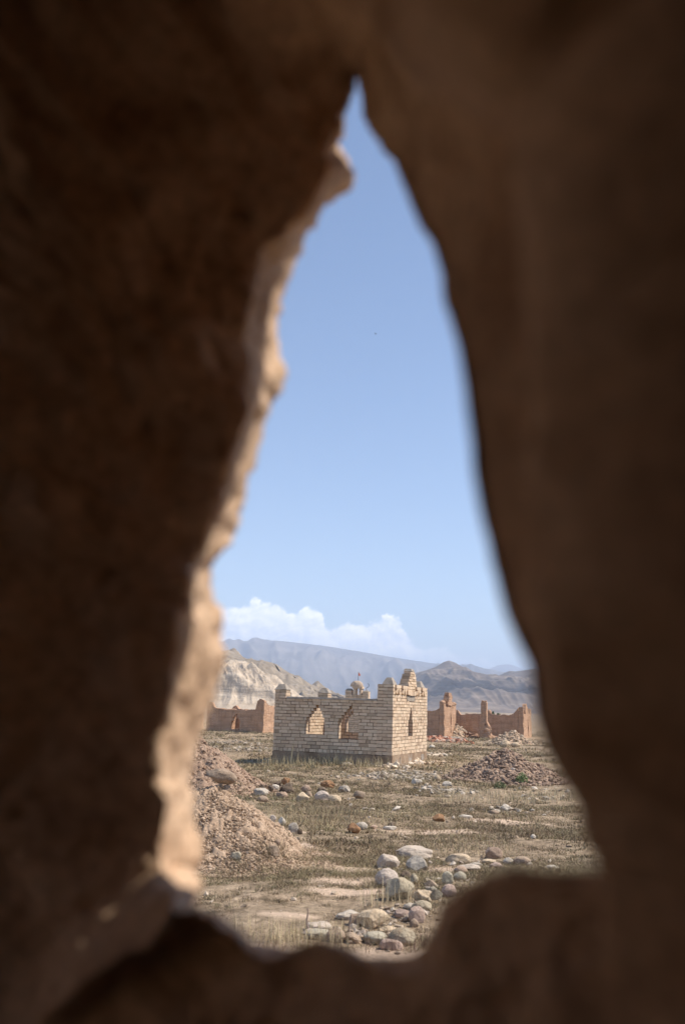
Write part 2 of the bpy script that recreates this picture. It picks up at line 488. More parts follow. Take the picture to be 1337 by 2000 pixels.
STONES = [
 # the ring of river stones, upper part
 ('large smooth pinkish grey dome-shaped boulder, highest of the near stone ring', 775, 843, 1651, 1683, 'pale', 'r', .7, .25),
 ('blotchy white boulder just left below the big dome-shaped boulder', 737, 780, 1669, 1703, 'pale', 'f', .8, .2),
 ('blue grey faceted boulder with pale veins below the big dome boulder', 794, 833, 1673, 1714, 'grey', 'f', .8, .12),
 ('pitted lilac pink boulder under the blotchy white boulder', 733, 777, 1697, 1735, 'lilac', 'r', .8, .2),
 ('largest olive buff angular boulder casting a dark shadow at its lower left', 753, 808, 1715, 1764, 'olive', 'f', .8, .15),
 ('tiny olive stone leaning on the right shoulder of the olive buff boulder', 801, 816, 1708, 1731, 'olive', 'r', .8, .1),
 ('dark grey stone shaded under the blue grey veined boulder', 781, 803, 1701, 1724, 'dark', 'r', .8, .2),
 ('greenish oval stone standing upright right of the olive buff boulder', 863, 884, 1704, 1734, 'green', 'r', .6, .15),
 ('light grey pointed stone close to the sill, right of the splintered straw stone', 831, 863, 1733, 1761, 'green', 'f', .6, .15),
 ('striated straw-coloured splintered stone right of the olive buff boulder', 805, 842, 1739, 1763, 'tan', 'c', .6, .25),
 ('dull pink stone half hidden by the sill, below the greenish upright oval', 863, 891, 1727, 1754, 'pink', 'r', .7, .2),
 ('pale oval stone leaning against the reddish wedge-shaped stone', 886, 910, 1703, 1724, 'green', 'r', .7, .15),
 ('long pinkish tan boulder with a shaded front, right of the dome boulder', 871, 918, 1667, 1690, 'tan', 'b', .6, .25),
 ('blocky pinkish stone standing upright at the back of the right stone row', 949, 981, 1656, 1681, 'redbrown', 'b', .7, .15),
 ('flat tan stone at the foot of the blocky pinkish stone', 941, 968, 1678, 1689, 'tan', 's', .6, .2),
 ('long pale slab lying behind the reddish wedge-shaped stone', 895, 938, 1688, 1703, 'pale', 's', .5, .2),
 ('reddish wedge-shaped stone with a lit top, above the pale leaning oval', 886, 912, 1692, 1709, 'redbrown', 'f', .7, .15),
 ('small flat grey stone right of the long pale slab', 917, 941, 1685, 1694, 'grey', 's', .6, .2),
 ('rounded dusty pink stone on the sill line below the flat tan stone', 957, 983, 1685, 1700, 'pink', 'r', .7, .2),
 ('pale grey stone right of the blocky pinkish stone', 982, 1002, 1674, 1690, 'grey', 'r', .7, .25),
 ('broad brown rounded boulder near the right end of the stone row', 1004, 1037, 1672, 1692, 'brown', 'r', .7, .25),
 ('low pale stone, last of the stone row at the far right', 1064, 1091, 1689, 1700, 'grey', 'r', .7, .25),
 # the ring, lower part
 ('pale grey oval stone above the left pink stone', 788, 813, 1764, 1779, 'grey', 'r', .7, .2),
 ('rounded olive stone behind the right arched pink stone', 806, 842, 1760, 1786, 'olive', 'r', .7, .15),
 ('flat-topped pink stone, left of the arched pink stone', 770, 800, 1776, 1796, 'pink', 'b', .7, .2),
 ('arched pink stone close to the lower right sill', 798, 829, 1774, 1808, 'pink', 'r', .6, .1),
 ('big tan boulder with a bright sunlit top and an orange edge', 701, 758, 1777, 1820, 'tan', 'f', .8, .12),
 ('brown slab leaning left of the big tan boulder', 681, 716, 1785, 1813, 'brown', 's', .6, .2),
 ('rough grey conglomerate rock behind the leaning brown slab', 656, 708, 1778, 1800, 'grey', 'c', .7, .25),
 ('lumpy yellowish stone between the tan boulder and the veined olive boulder', 737, 779, 1808, 1824, 'tan', 'c', .6, .25),
 ('smooth grey green egg-shaped stone in the bottom row', 710, 758, 1820, 1849, 'green', 'r', .8, .2),
 ('olive boulder with a pale stripe, lowest right of the near stones', 759, 811, 1814, 1853, 'olive', 'r', .8, .15),
 ('dusty pink block in front of the striped olive boulder', 742, 786, 1835, 1859, 'pink', 'b', .5, .2),
 ('half-buried cream stone behind the broad greenish stone at lower left', 598, 646, 1798, 1820, 'pale', 'r', .7, .25),
 ('broad greenish grey stone half sunk behind the lower left sill', 597, 650, 1814, 1838, 'green', 'r', .7, .25),
 ('dark brown round stone right of the broad greenish stone', 637, 673, 1814, 1846, 'brown', 'r', .8, .2),
 ('lumpy brown stone left of the grey green egg-shaped stone', 673, 707, 1822, 1846, 'brown', 'c', .7, .25),
 ('small grey brown stone under the arched pink stone', 799, 817, 1794, 1813, 'brown', 'r', .7, .2),
 # the middle scatter in front of the tomb
 ('rusty orange stone on top of the dark stone left in the middle group', 549, 566, 1520, 1537, 'rust', 'c', .8, .05),
 ('dark brown hollowed boulder under the rusty orange stone', 546, 574, 1529, 1553, 'dark', 'c', .8, .2),
 ('dark chunk left of the rusty orange stone', 534, 548, 1526, 1540, 'dark', 'c', .8, .2),
 ('white-topped stone left of the dark hollowed boulder', 528, 545, 1532, 1545, 'white', 'r', .8, .25),
 ('dark stone touching the left side of the white-topped stone', 520, 534, 1534, 1547, 'dark', 'c', .8, .2),
 ('small dark stone standing alone above the left end of the middle group', 506, 516, 1531, 1541, 'dark', 'r', .8, .2),
 ('tilted grey slab with a black shadow at the left end of the middle group', 495, 523, 1540, 1557, 'grey', 's', .7, .15),
 ('brownish stone under the tilted grey slab', 501, 523, 1554, 1568, 'brown', 'r', .8, .25),
 ('flat reddish grey stone below the dark hollowed boulder', 539, 561, 1546, 1560, 'redbrown', 's', .8, .25),
 ('tan boulder with a dark front face in the middle group', 578, 603, 1548, 1570, 'tan', 'f', .8, .15),
 ('reddish brown stone behind the tan dark-faced boulder', 588, 606, 1533, 1550, 'redbrown', 'r', .8, .2),
 ('small round brown stone right of the tan dark-faced boulder', 596, 609, 1546, 1560, 'brown', 'r', .8, .2),
 ('biggest pale-topped pinkish boulder of the middle group', 614, 642, 1545, 1567, 'lilac', 'r', .8, .15),
 ('dark dome-shaped stone behind the pale-topped pinkish boulder', 620, 638, 1537, 1549, 'dark', 'r', .8, .2),
 ('flat rusty orange stone at the right of the middle group', 625, 653, 1524, 1542, 'rust', 'c', .8, .2),
 ('low tan stone right of the pale-topped pinkish boulder', 641, 666, 1553, 1569, 'tan', 's', .8, .2),
 ('grey stone with a white right side, right of the flat rusty stone', 660, 683, 1534, 1549, 'grey', 'c', .8, .2),
 ('dark pyramid-shaped stone standing alone right of the middle group', 690, 712, 1545, 1563, 'brown', 'f', .8, .15),
 ('pointed rusty brown stone beside a round grey stone in the grass', 678, 703, 1608, 1630, 'rust', 'f', .8, .15),
 ('round grey stone leaning on the pointed rusty brown stone', 695, 717, 1606, 1623, 'grey', 'r', .8, .2),
 ('low dark red stone right of the round grey stone', 720, 737, 1611, 1620, 'redbrown', 'c', .8, .25),
 ('flat white slab lying right of the low dark red stone', 748, 774, 1613, 1622, 'white', 's', .6, .3),
 ('small black angular stone behind the flat white slab', 756, 771, 1606, 1615, 'dark', 'f', .8, .2),
 ('triangular rust-brown stone alone on the open grass', 845, 868, 1590, 1607, 'rust', 'f', .8, .15),
 ('thin pale slab lying alone right of the triangular rust-brown stone', 896, 922, 1591, 1600, 'white', 's', .5, .25),
 ('round tan stone standing alone below the right corner of the tomb', 847, 859, 1514, 1528, 'tan', 'r', .8, .15),
 ('squared white block right of the round tan stone', 864, 881, 1526, 1536, 'white', 'b', .7, .2),
 ('pale flat slab on the gravel patch in front of the tomb', 804, 824, 1521, 1533, 'white', 's', .7, .25),
 ('dark stone on the gravel patch in front of the tomb', 738, 751, 1512, 1522, 'dark', 'c', .8, .25),
 ('low brown rock left of the pale rocks on the right meadow', 953, 974, 1582, 1591, 'brown', 's', .7, .3),
 ('pale crumbly rock on the right meadow below the gravel mound', 976, 1000, 1570, 1585, 'white', 'c', .7, .25),
 ('tiny white round stone alone at the right of the meadow', 1036, 1046, 1630, 1640, 'white', 'r', .9, .15),
 ('flat whitish stone below the squared white block', 868, 882, 1541, 1549, 'white', 's', .7, .3),
 ('grey stone flush with the grass below the flat whitish stone', 868, 880, 1552, 1558, 'pale', 's', .7, .3),
 ('pale stone near the tomb, right of its plaster rubble', 838, 848, 1455, 1462, 'white', 'r', .8, .2),
 # on the mounds
 ('pointed pale stone on the right slope of the near mound, upper left of three', 527, 539, 1592, 1608, 'lilac', 'f', .8, .2),
 ('white-edged pointed stone, middle of three on the right slope of the near mound', 543, 557, 1597, 1614, 'white', 'f', .8, .2),
 ('grey slab stuck in the lower right slope of the near mound', 563, 582, 1608, 1629, 'grey', 's', .5, .2),
 ('small dark stone below the grey slab on the near mound', 580, 590, 1619, 1631, 'dark', 'r', .8, .2),
 ('square brown block half sunk in the lower slope of the near mound', 519, 546, 1651, 1675, 'brown', 'b', .8, .25),
 ('grey green flat stone on the left part of the near mound', 451, 470, 1665, 1684, 'green', 's', .7, .25),
 ('small red brown stone above the square brown block', 535, 547, 1638, 1653, 'redbrown', 'c', .8, .25),
 ('left and taller of two tan stones on top of the right gravel mound', 977, 996, 1446, 1461, 'tan', 'r', .8, .2),
 ('right and flatter of two tan stones on top of the right gravel mound', 998, 1015, 1450, 1460, 'tan', 'r', .8, .2),
 ('whitish stone on the summit of the distant pale mound', 989, 1002, 1416, 1426, 'pale', 'r', .8, .15),
 ('dark stone at the foot of the right gravel mound', 985, 1001, 1523, 1536, 'dark', 'f', .8, .2),
 ('pale shard on the face of the right gravel mound', 997, 1007, 1499, 1508, 'lilac', 'f', .8, .2),
]
for s in STONES: stone(*s)
stone('flat olive brown boulder perched on the summit of the near mound', 401, 459, 1508, 1540, 'brown', 's', .6, .02, -.22, clear=.015)
stone('small brown stone propping up the flat boulder on the near mound', 436, 449, 1534, 1552, 'brown', 'b', .8, .2)

# ------------------------------------------------------------------ loose stuff: gravel, rubble
def scatter(name, label, cat, spots, n, smin, smax, cols, flat=.6, mat='lump'):
    P = []; S = []; Cc = []
    for (px, py, rx, ry, wgt) in spots:
        c = hit(px, py)
        m = int(n * wgt)
        q = np.sqrt(rng.uniform(0, 1, m)); t = rng.uniform(0, 2 * np.pi, m)
        q = q * (1 + .3 * rng.normal(0, 1, m))
        x = c[0] + rx * q * np.cos(t); y = c[1] + ry * q * np.sin(t)
        s = smin + (smax - smin) * rng.uniform(0, 1, m) ** 4
        z = surf_h(x, y) + s * .2
        P.append(np.stack([x, y, z], -1)); S.append(s[:, None] * rng.uniform(.7, 1.4, (m, 3)) * np.array([1, 1, flat]))
        k = rng.integers(0, len(cols), m)
        Cc.append(np.array(cols)[k] * rng.uniform(.8, 1.15, (m, 1)))
    V, F, C = lumps(np.concatenate(P), np.concatenate(S), np.concatenate(Cc))
    o = mk(name, V, F, M[mat], col=C)
    tag(o, label, cat, kind='stuff')
    return o
W1, W2, G1, G2 = (.52, .45, .37), (.42, .355, .285), (.26, .22, .175), (.38, .31, .24)
scatter('gravel', 'pale broken gravel spread on the grass in front of the brick tomb', 'gravel',
        [(745, 1517, 1.0, 1.0, .4), (800, 1513, .9, 1.0, .3), (820, 1524, .5, .6, .12), (875, 1545, .7, .8, .18)], 1300, .010, .07, [W1, W2, G2, G1, G2])
scatter('plaster_rubble', 'fallen plaster and brick crumbs at the sunlit foot of the brick tomb', 'rubble',
        [(800, 1490, .9, .5, .45), (835, 1475, .8, 1.0, .3), (770, 1499, .4, .4, .15), (700, 1497, 1.2, .2, .1)], 500, .015, .13, [(.6, .5, .38), (.55, .44, .33), (.45, .34, .24), W1])
scatter('brick_rubble', 'heap of broken red brick at the foot of the stepped adobe ruin', 'rubble',
        [(848, 1444, 1.0, 1.4, .6), (870, 1447, 1.2, 2.0, .4)], 900, .03, .17, [(.4, .17, .1), (.48, .24, .15), (.3, .13, .09), (.45, .33, .25)], .8)
scatter('foundation_rubble', 'whitish foundation stones spilling below the stepped adobe ruin', 'rubble',
        [(883, 1445, .6, .5, 1.0)], 120, .05, .18, [W1, W2, G2], .8)
scatter('cobble_chips', 'small broken cobbles and soil crumbs lying between the near ring stones', 'gravel',
        [(780, 1700, .28, .3, .2), (770, 1790, .35, .3, .25), (700, 1825, .4, .25, .2), (850, 1720, .4, .3, .2), (930, 1690, .6, .25, .15)], 700, .006, .045, [(.45, .36, .27), (.4, .33, .27), (.33, .25, .18), (.5, .43, .35)])
scatter('wall_rubble', 'dark fallen adobe lumps at the foot of the broken pillar', 'rubble',
        [(940, 1441, 1.0, .8, 1.0)], 260, .05, .22, [(.28, .17, .11), (.36, .23, .15), (.22, .14, .1)], .8)
scatter('meadow_rubble', 'pale crumbly rock pieces strewn on the right meadow', 'rubble',
        [(985, 1584, .7, .35, .5), (1070, 1545, .7, .5, .2), (700, 1580, .6, .5, .15), (1080, 1560, .6, .5, .15)], 150, .012, .07, [W1, W2, G1])
scatter('cave_pebbles', 'whitish pebbles on the grass left of the brick tomb', 'gravel',
        [(480, 1462, 1.3, 2.0, .6), (450, 1452, 1.5, 2.0, .4)], 500, .02, .09, [W2, G1, G2])
# pebbles all over the field
n = 5000
t = rng.uniform(-.32, .45, n); yy = 6 * (60 / 6) ** rng.uniform(0, 1, n)
xx = t * yy
s = (.006 + .03 * rng.uniform(0, 1, n) ** 6) * (yy / 9) ** .5
cols = np.array([(.46, .36, .26), (.3, .23, .16), (.5, .41, .32), (.2, .15, .11)])[rng.integers(0, 4, n)] * rng.uniform(.8, 1.15, (n, 1))
V, F, C = lumps(np.stack([xx, yy, ground_h(xx, yy) + s * .05], -1), s[:, None] * rng.uniform(.7, 1.3, (n, 3)) * np.array([1, 1, .7]), cols)
tag(mk('pebbles', V, F, M['lump'], col=C), 'small pebbles and crumbs of earth over the whole field', 'pebbles', kind='stuff')

# ------------------------------------------------------------------ dry grass
def blades(x, y, z, hgt, wid, cols, lean=.45):
    n = len(x)
    a = rng.uniform(0, 2 * np.pi, n); l = np.abs(rng.normal(0, lean, n)) * hgt
    dx, dy = np.cos(a) * l, np.sin(a) * l
    b = rng.uniform(0, np.pi, n)
    wx, wy = np.cos(b) * wid / 2, np.sin(b) * wid / 2
    p = np.stack([x, y, z - .01], -1)
    w = np.stack([wx, wy, 0 * wx], -1)
    mid = p + np.stack([dx * .35, dy * .35, hgt * .6], -1)
    top = p + np.stack([dx, dy, hgt], -1)
    V = np.stack([p - w, p + w, mid + w * .7, mid - w * .7, top], 1).reshape(-1, 3)
    k = (np.arange(n) * 5)[:, None]
    F = np.concatenate([k + np.array([0, 1, 2]), k + np.array([0, 2, 3]), k + np.array([3, 2, 4])], 0)
    return V, F, np.repeat(cols, 5, 0)

STRAW = np.array([(.62, .51, .33), (.54, .44, .27), (.46, .38, .23), (.38, .32, .18), (.32, .28, .15), (.22, .165, .105), (.33, .235, .16), (.4, .3, .2)])
def grass():
    parts = []
    def zone(y0, y1, ntuft, per, h0, h1, w0, thr, hue):
        yy = np.sqrt(rng.uniform(y0 ** 2, y1 ** 2, ntuft)); xx = yy * rng.uniform(-.30, .42, ntuft)
        m = fbm(xx * .55, yy * .55, 3.0, 4) + .7 * fbm(xx * 2.3, yy * 2.3, 6.0, 3)
        keep = (m + rng.normal(0, .35, ntuft) > thr) & (bare_mask(xx, yy) < rng.uniform(.1, 1.3, ntuft))
        for i in range(len(MOUNDS)):
            q = np.hypot(xx - MOUNDS[i][0], yy - MOUNDS[i][1]) / MOUNDS[i][3]
            keep &= (q > .98) | (rng.uniform(0, 1, ntuft) < .85 * sstep(.5, .9, q) * (yy < MOUNDS[i][1] + .2))
        # no grass inside the tomb walls
        rel = np.stack([xx - B0[0], yy - B0[1]], -1)
        uu = rel @ ULEFT[:2]; vv = rel @ UBACK[:2]
        keep &= ~((uu > -.05) & (uu < 3.75) & (vv > -.03) & (vv < 4.15))
        xx, yy, m = xx[keep], yy[keep], m[keep]
        kt = surf_h(xx, yy)
        k = len(xx)
        tall = (h0 + (h1 - h0) * np.clip(.5 + .5 * m + rng.normal(0, .25, k), 0, 1.3) ** 2)
        tone = fbm(xx * .8 + 40, yy * .8, 2.0, 3)
        X = np.repeat(xx, per) + rng.normal(0, 1, k * per) * np.repeat(.018 + tall * .6, per)
        Y = np.repeat(yy, per) + rng.normal(0, 1, k * per) * np.repeat(.018 + tall * .6, per)
        Z = np.repeat(kt, per)
        H_ = np.repeat(tall, per) * rng.uniform(.5, 1.25, k * per)
        tn = np.repeat(tone, per)
        ci = np.clip((rng.uniform(0, 8, k * per) * .8 + 2.2 + tn * 2.2 + hue), 0, 7).astype(int)
        c = STRAW[ci] * rng.uniform(.56, .95, (k * per, 1))
        parts.append(blades(X, Y, Z, H_, w0 * rng.uniform(.7, 1.3, k * per), c, 1.25))
    zone(6.2, 12, 42000, 9, .008, .045, .0045, -.5, .4)
    # dark low clumps of dry herb
    def clumps(y0, y1, n, rad, hh_, nb, w0):
        yy = np.sqrt(rng.uniform(y0 ** 2, y1 ** 2, n)); xx = yy * rng.uniform(-.30, .42, n)
        m = fbm(xx * .6 + 9, yy * .6, 5.0, 4) + .5 * fbm(xx * 2, yy * 2, 1.0, 2)
        keep = (m + rng.normal(0, .3, n) > .0) & (bare_mask(xx, yy) < .4)
        for i in range(len(MOUNDS)):
            keep &= np.hypot(xx - MOUNDS[i][0], yy - MOUNDS[i][1]) / MOUNDS[i][3] > .72
        rel = np.stack([xx - B0[0], yy - B0[1]], -1); uu = rel @ ULEFT[:2]; vv = rel @ UBACK[:2]
        keep &= ~((uu > -.1) & (uu < 3.8) & (vv > -.1) & (vv < 4.2))
        xx, yy = xx[keep], yy[keep]; k = len(xx)
        r_ = np.repeat(rad * rng.uniform(.4, 1.3, k), nb)
        X = np.repeat(xx, nb) + rng.normal(0, .5, k * nb) * r_; Y = np.repeat(yy, nb) + rng.normal(0, .5, k * nb) * r_
        tone = np.repeat(rng.integers(0, 5, k), nb)
        pal = np.array([(.21, .16, .1), (.27, .21, .13), (.25, .22, .13), (.17, .13, .085), (.34, .275, .17)])
        parts.append(blades(X, Y, np.repeat(surf_h(xx, yy), nb), r_ * hh_ * rng.uniform(.4, 1.2, k * nb), w0 * rng.uniform(.7, 1.3, k * nb), pal[tone] * rng.uniform(.7, 1.3, (k * nb, 1)), .9))
    clumps(6.3, 13, 3600, .075, .55, 34, .006)
    clumps(13, 28, 4200, .13, .5, 30, .012)
    clumps(28, 62, 4200, .26, .4, 24, .028)
    zone(12, 22, 44000, 7, .012, .055, .007, -.4, 0)
    zone(22, 45, 40000, 6, .015, .07, .012, -.25, -.8)
    zone(45, 90, 26000, 5, .02, .09, .022, -.4, -.8)
    # tall straw at the foot of the tomb and by the stones
    def stalks(px, py, rx, ry, n, h0, h1, w, c):
        p = hit(px, py)
        x = p[0] + rng.uniform(-rx, rx, n); y = p[1] + rng.uniform(-ry, ry, n)
        parts.append(blades(x, y, ground_h(x, y), rng.uniform(h0, h1, n), np.full(n, w), np.tile(np.array(c), (n, 1)) * rng.uniform(.7, 1.15, (n, 1)), .22))
    for u in np.linspace(.1, 3.6, 26):
        q = B0 + ULEFT * u - UBACK * rng.uniform(.15, .9)
        x = q[0] + rng.normal(0, .14, 26); y = q[1] + rng.normal(0, .12, 26)
        parts.append(blades(x, y, ground_h(x, y), rng.uniform(.1, .36, 26), np.full(26, .012), STRAW[rng.integers(0, 4, 26)], .3))
    for (u, hh_) in ((2.86, .72), (2.62, .5), (2.7, .45), (1.5, .45), (3.5, .4)):
        q = B0 + ULEFT * u - UBACK * .45
        parts.append(blades(np.full(3, q[0]) + rng.normal(0, .02, 3), np.full(3, q[1]), np.full(3, ground_h(q[0], q[1])), np.array([hh_, hh_ * .9, hh_ * .7]), np.full(3, .02), STRAW[[0, 1, 1]], .15))
    stalks(760, 1768, .25, .12, 60, .08, .3, .005, STRAW[0])
    stalks(735, 1820, .16, .08, 40, .08, .24, .004, STRAW[0])
    stalks(540, 1830, .5, .35, 350, .03, .13, .005, STRAW[1])
    stalks(600, 1840, .3, .2, 200, .05, .2, .005, STRAW[0])
    stalks(780, 1855, .25, .12, 90, .05, .17, .004, (.2, .13, .1))
    stalks(600, 1600, .9, 1.2, 900, .04, .15, .007, STRAW[2])
    stalks(660, 1600, .9, 1.0, 700, .04, .16, .007, STRAW[1])
    stalks(1010, 1560, 1.6, 1.4, 1200, .04, .18, .009, STRAW[0])
    stalks(920, 1660, .6, .5, 260, .04, .15, .006, STRAW[1])
    Vs, Fs, Cs, k = [], [], [], 0
    for V, F, C in parts:
        Vs.append(V); Fs.append(F + k); Cs.append(C); k += len(V)
    m, nt, b = newmat('dry_grass')
    nt.links.new(vcol(nt), b.inputs['Base Color'])
    b.inputs['Roughness'].default_value = .8
    o = mk('dry_grass', np.concatenate(Vs), np.concatenate(Fs), m, col=np.concatenate(Cs))
    tag(o, 'short dry straw and olive grass covering the field', 'grass', kind='stuff')
grass()

def tube(pts, radii, n=6):
    pts = np.asarray(pts, float); V = []; F = []
    for i, p in enumerate(pts):
        t = pts[min(i + 1, len(pts) - 1)] - pts[max(i - 1, 0)]; t /= np.linalg.norm(t)
        a = np.cross(t, [0.3, 1, .2]); a /= np.linalg.norm(a); b = np.cross(t, a)
        for k in range(n):
            th = 2 * math.pi * k / n
            V.append(p + (a * math.cos(th) + b * math.sin(th)) * radii[i])
    F = list(map(tuple, grid_faces(len(pts), n, True)))
    F += [tuple(range(n))[::-1], tuple(range((len(pts) - 1) * n, len(pts) * n))]
    return np.array(V), F

def stem(px, y0, y1, label, lean):
    p = hit(px, y1); d = np.dot(p - EYE, FW); h = (y1 - y0) * d / FP
    pts = [p + np.array([lean * h * t + .006 * math.sin(9 * t), 0, h * t - .02]) for t in np.linspace(0, 1, 8)]
    V, F = tube(pts, np.linspace(.0085, .006, 8))
    o = mk('dead_stem', V, F, M['stalk'], col=np.tile((.33, .25, .2), (len(V), 1)))
    tag(o, label, 'dry stem')
stem(601, 1772, 1822, 'thin dead stem standing up by the cream half-buried stone', -.06)
stem(681, 1783, 1832, 'thick dead stem standing in front of the leaning brown slab', .06)

def weed(px, py, w, h, label, n, col):
    p = hit(px, py); d = np.dot(p - EYE, FW); W = w * d / FP; Hh = h * d / FP
    root = empty('weed', tuple(p)); tag(root, label, 'weed', 'green weeds by the right mound')
    V = []; F = []; C = []
    for i in range(n):
        t = rng.uniform(0, 2 * np.pi); r = W / 2 * math.sqrt(rng.uniform(0, 1)); z = Hh * rng.uniform(.05, 1) * (1 - .6 * (2 * r / W) ** 2)
        c = np.array([r * math.cos(t), r * math.sin(t), z]); a = rng.normal(0, 1, 3); a /= np.linalg.norm(a); b = np.cross(a, rng.normal(0, 1, 3)); b /= np.linalg.norm(b)
        s = rng.uniform(.012, .03)
        k = len(V); V += [c - a * s, c + b * s * .4, c + a * s, c - b * s * .4]; F.append((k, k + 1, k + 2, k + 3))
        C += [np.array(col) * rng.uniform(.6, 1.4)] * 4
    mk('leaves', V, F, M['stalk'], root, col=np.array(C))
    V = []; F = []
    for i in range(9):
        t = rng.uniform(0, 6.28); q = np.array([math.cos(t) * W * .35, math.sin(t) * W * .35, Hh * .8])
        v, f = tube([np.array([0, 0, -.03]), q * .5, q], [.006, .005, .003], 4)
        F += [tuple(np.array(ff) + len(V)) for ff in f]; V += list(v)
    mk('stems', V, F, M['stalk'], root, col=np.tile((.2, .19, .1), (len(V), 1)))
weed(1018, 1528, 26, 20, 'bright green weed at the foot of the right gravel mound', 420, (.16, .22, .09))
weed(976, 1540, 24, 15, 'duller olive green weed left of the bright green weed', 320, (.17, .19, .1))

# ------------------------------------------------------------------ the brick tomb
BR = [(.63, .485, .35), (.59, .45, .32), (.67, .525, .385), (.54, .40, .28), (.62, .475, .345), (.65, .51, .37), (.595, .44, .31)]
def bcol():
    c = np.array(BR[rng.integers(0, len(BR))]) * rng.uniform(.93, 1.06)
    if rng.uniform() < .07: c = c * rng.uniform(.7, .9)
    return c

def intervals(lo, hi, holes):
    out = [(lo, hi)]
    for a, b in holes:
        nxt = []
        for s, e in out:
            if b <= s or a >= e: nxt.append((s, e)); continue
            if a > s: nxt.append((s, a))
            if b < e: nxt.append((b, e))
        out = nxt
    return [(s, e) for s, e in out if e - s > .035]

def brick_wall(parent, org, du, dn, length, thick, courses, holes, brick=.275, wythes=1, name='wall', header=(), end_split=True):
    """courses: list of (z0, z1); holes(z) -> [(u0,u1)]; org at the outer face; du along, dn into the wall"""
    bx = Boxes(); core = Boxes()
    for ci, (z0, z1) in enumerate(courses):
        zm = (z0 + z1) / 2
        sol = intervals(0, length, holes(zm))
        for s, e in sol:
            core.add((s + .02, .014, z0 - .001), (e - .02, thick - .014, z1 + .001))
            bl = .135 if ci in header else brick
            u = s; first = True
            off = rng.uniform(.3, .7) * bl if ci % 2 else rng.uniform(.85, 1.05) * bl
            while u < e - .01:
                l = off if first else bl * (rng.uniform(.92, 1.08) if rng.uniform() > .15 else rng.uniform(.45, .65))
                first = False
                u1 = min(u + l, e)
                if e - u1 < .06: u1 = e
                g = rng.uniform(.008, .0125); gv_ = g * 1.45
                ys = np.linspace(0, thick, wythes + 1)
                if wythes == 2: ys[1] = thick * (.36 if ci % 2 else .64)
                for k in range(wythes):
                    jo = float(np.clip(rng.normal(-.001, .003), -.009, .006))
                    bx.add((u + (gv_ / 2 if u > s else 0), ys[k] + (jo if k == 0 else g / 2), z0 + g * .5 + rng.uniform(0, .004)), (u1 - (gv_ / 2 if u1 < e else 0), ys[k + 1] - (g / 2 if k < wythes - 1 else -abs(jo)), z1 - g * .5 - rng.uniform(0, .004)), bcol(), .0032)
                u = u1
    fr = np.array([du, dn, [0, 0, 1]])
    for b in (bx, core):
        b.V = [v @ fr + org for v in b.V]
    w = bx.build(name, M['brick'], parent)
    core.build('mortar', M['mortar'], w)
    return w

def frustum(b, base, du, dn, half_u, half_n, topf, h, col=(1, 1, 1), skew=0):
    v = []
    for z, f in ((0, 1), (h, topf)):
        for su, sn in ((-1, -1), (1, -1), (1, 1), (-1, 1)):
            v.append(base + du * su * half_u * f + dn * sn * half_n * f + np.array([0, 0, z]))
    b.raw(np.array(v), BOXF, col)

def roughen(o, amp, scale, sub=2):
    me = o.data
    import bmesh
    bm = bmesh.new(); bm.from_mesh(me)
    bmesh.ops.subdivide_edges(bm, edges=bm.edges[:], cuts=sub, use_grid_fill=True)
    co = np.array([v.co[:] for v in bm.verts])
    d = np.stack([fbm(co[:, 0] * scale + k * 31, co[:, 1] * scale, co[:, 2] * scale, 3) for k in range(3)], -1) * amp
    for v, dd in zip(bm.verts, d): v.co = (v.co[0] + dd[0], v.co[1] + dd[1], v.co[2] + dd[2])
    bm.to_mesh(me); bm.free()

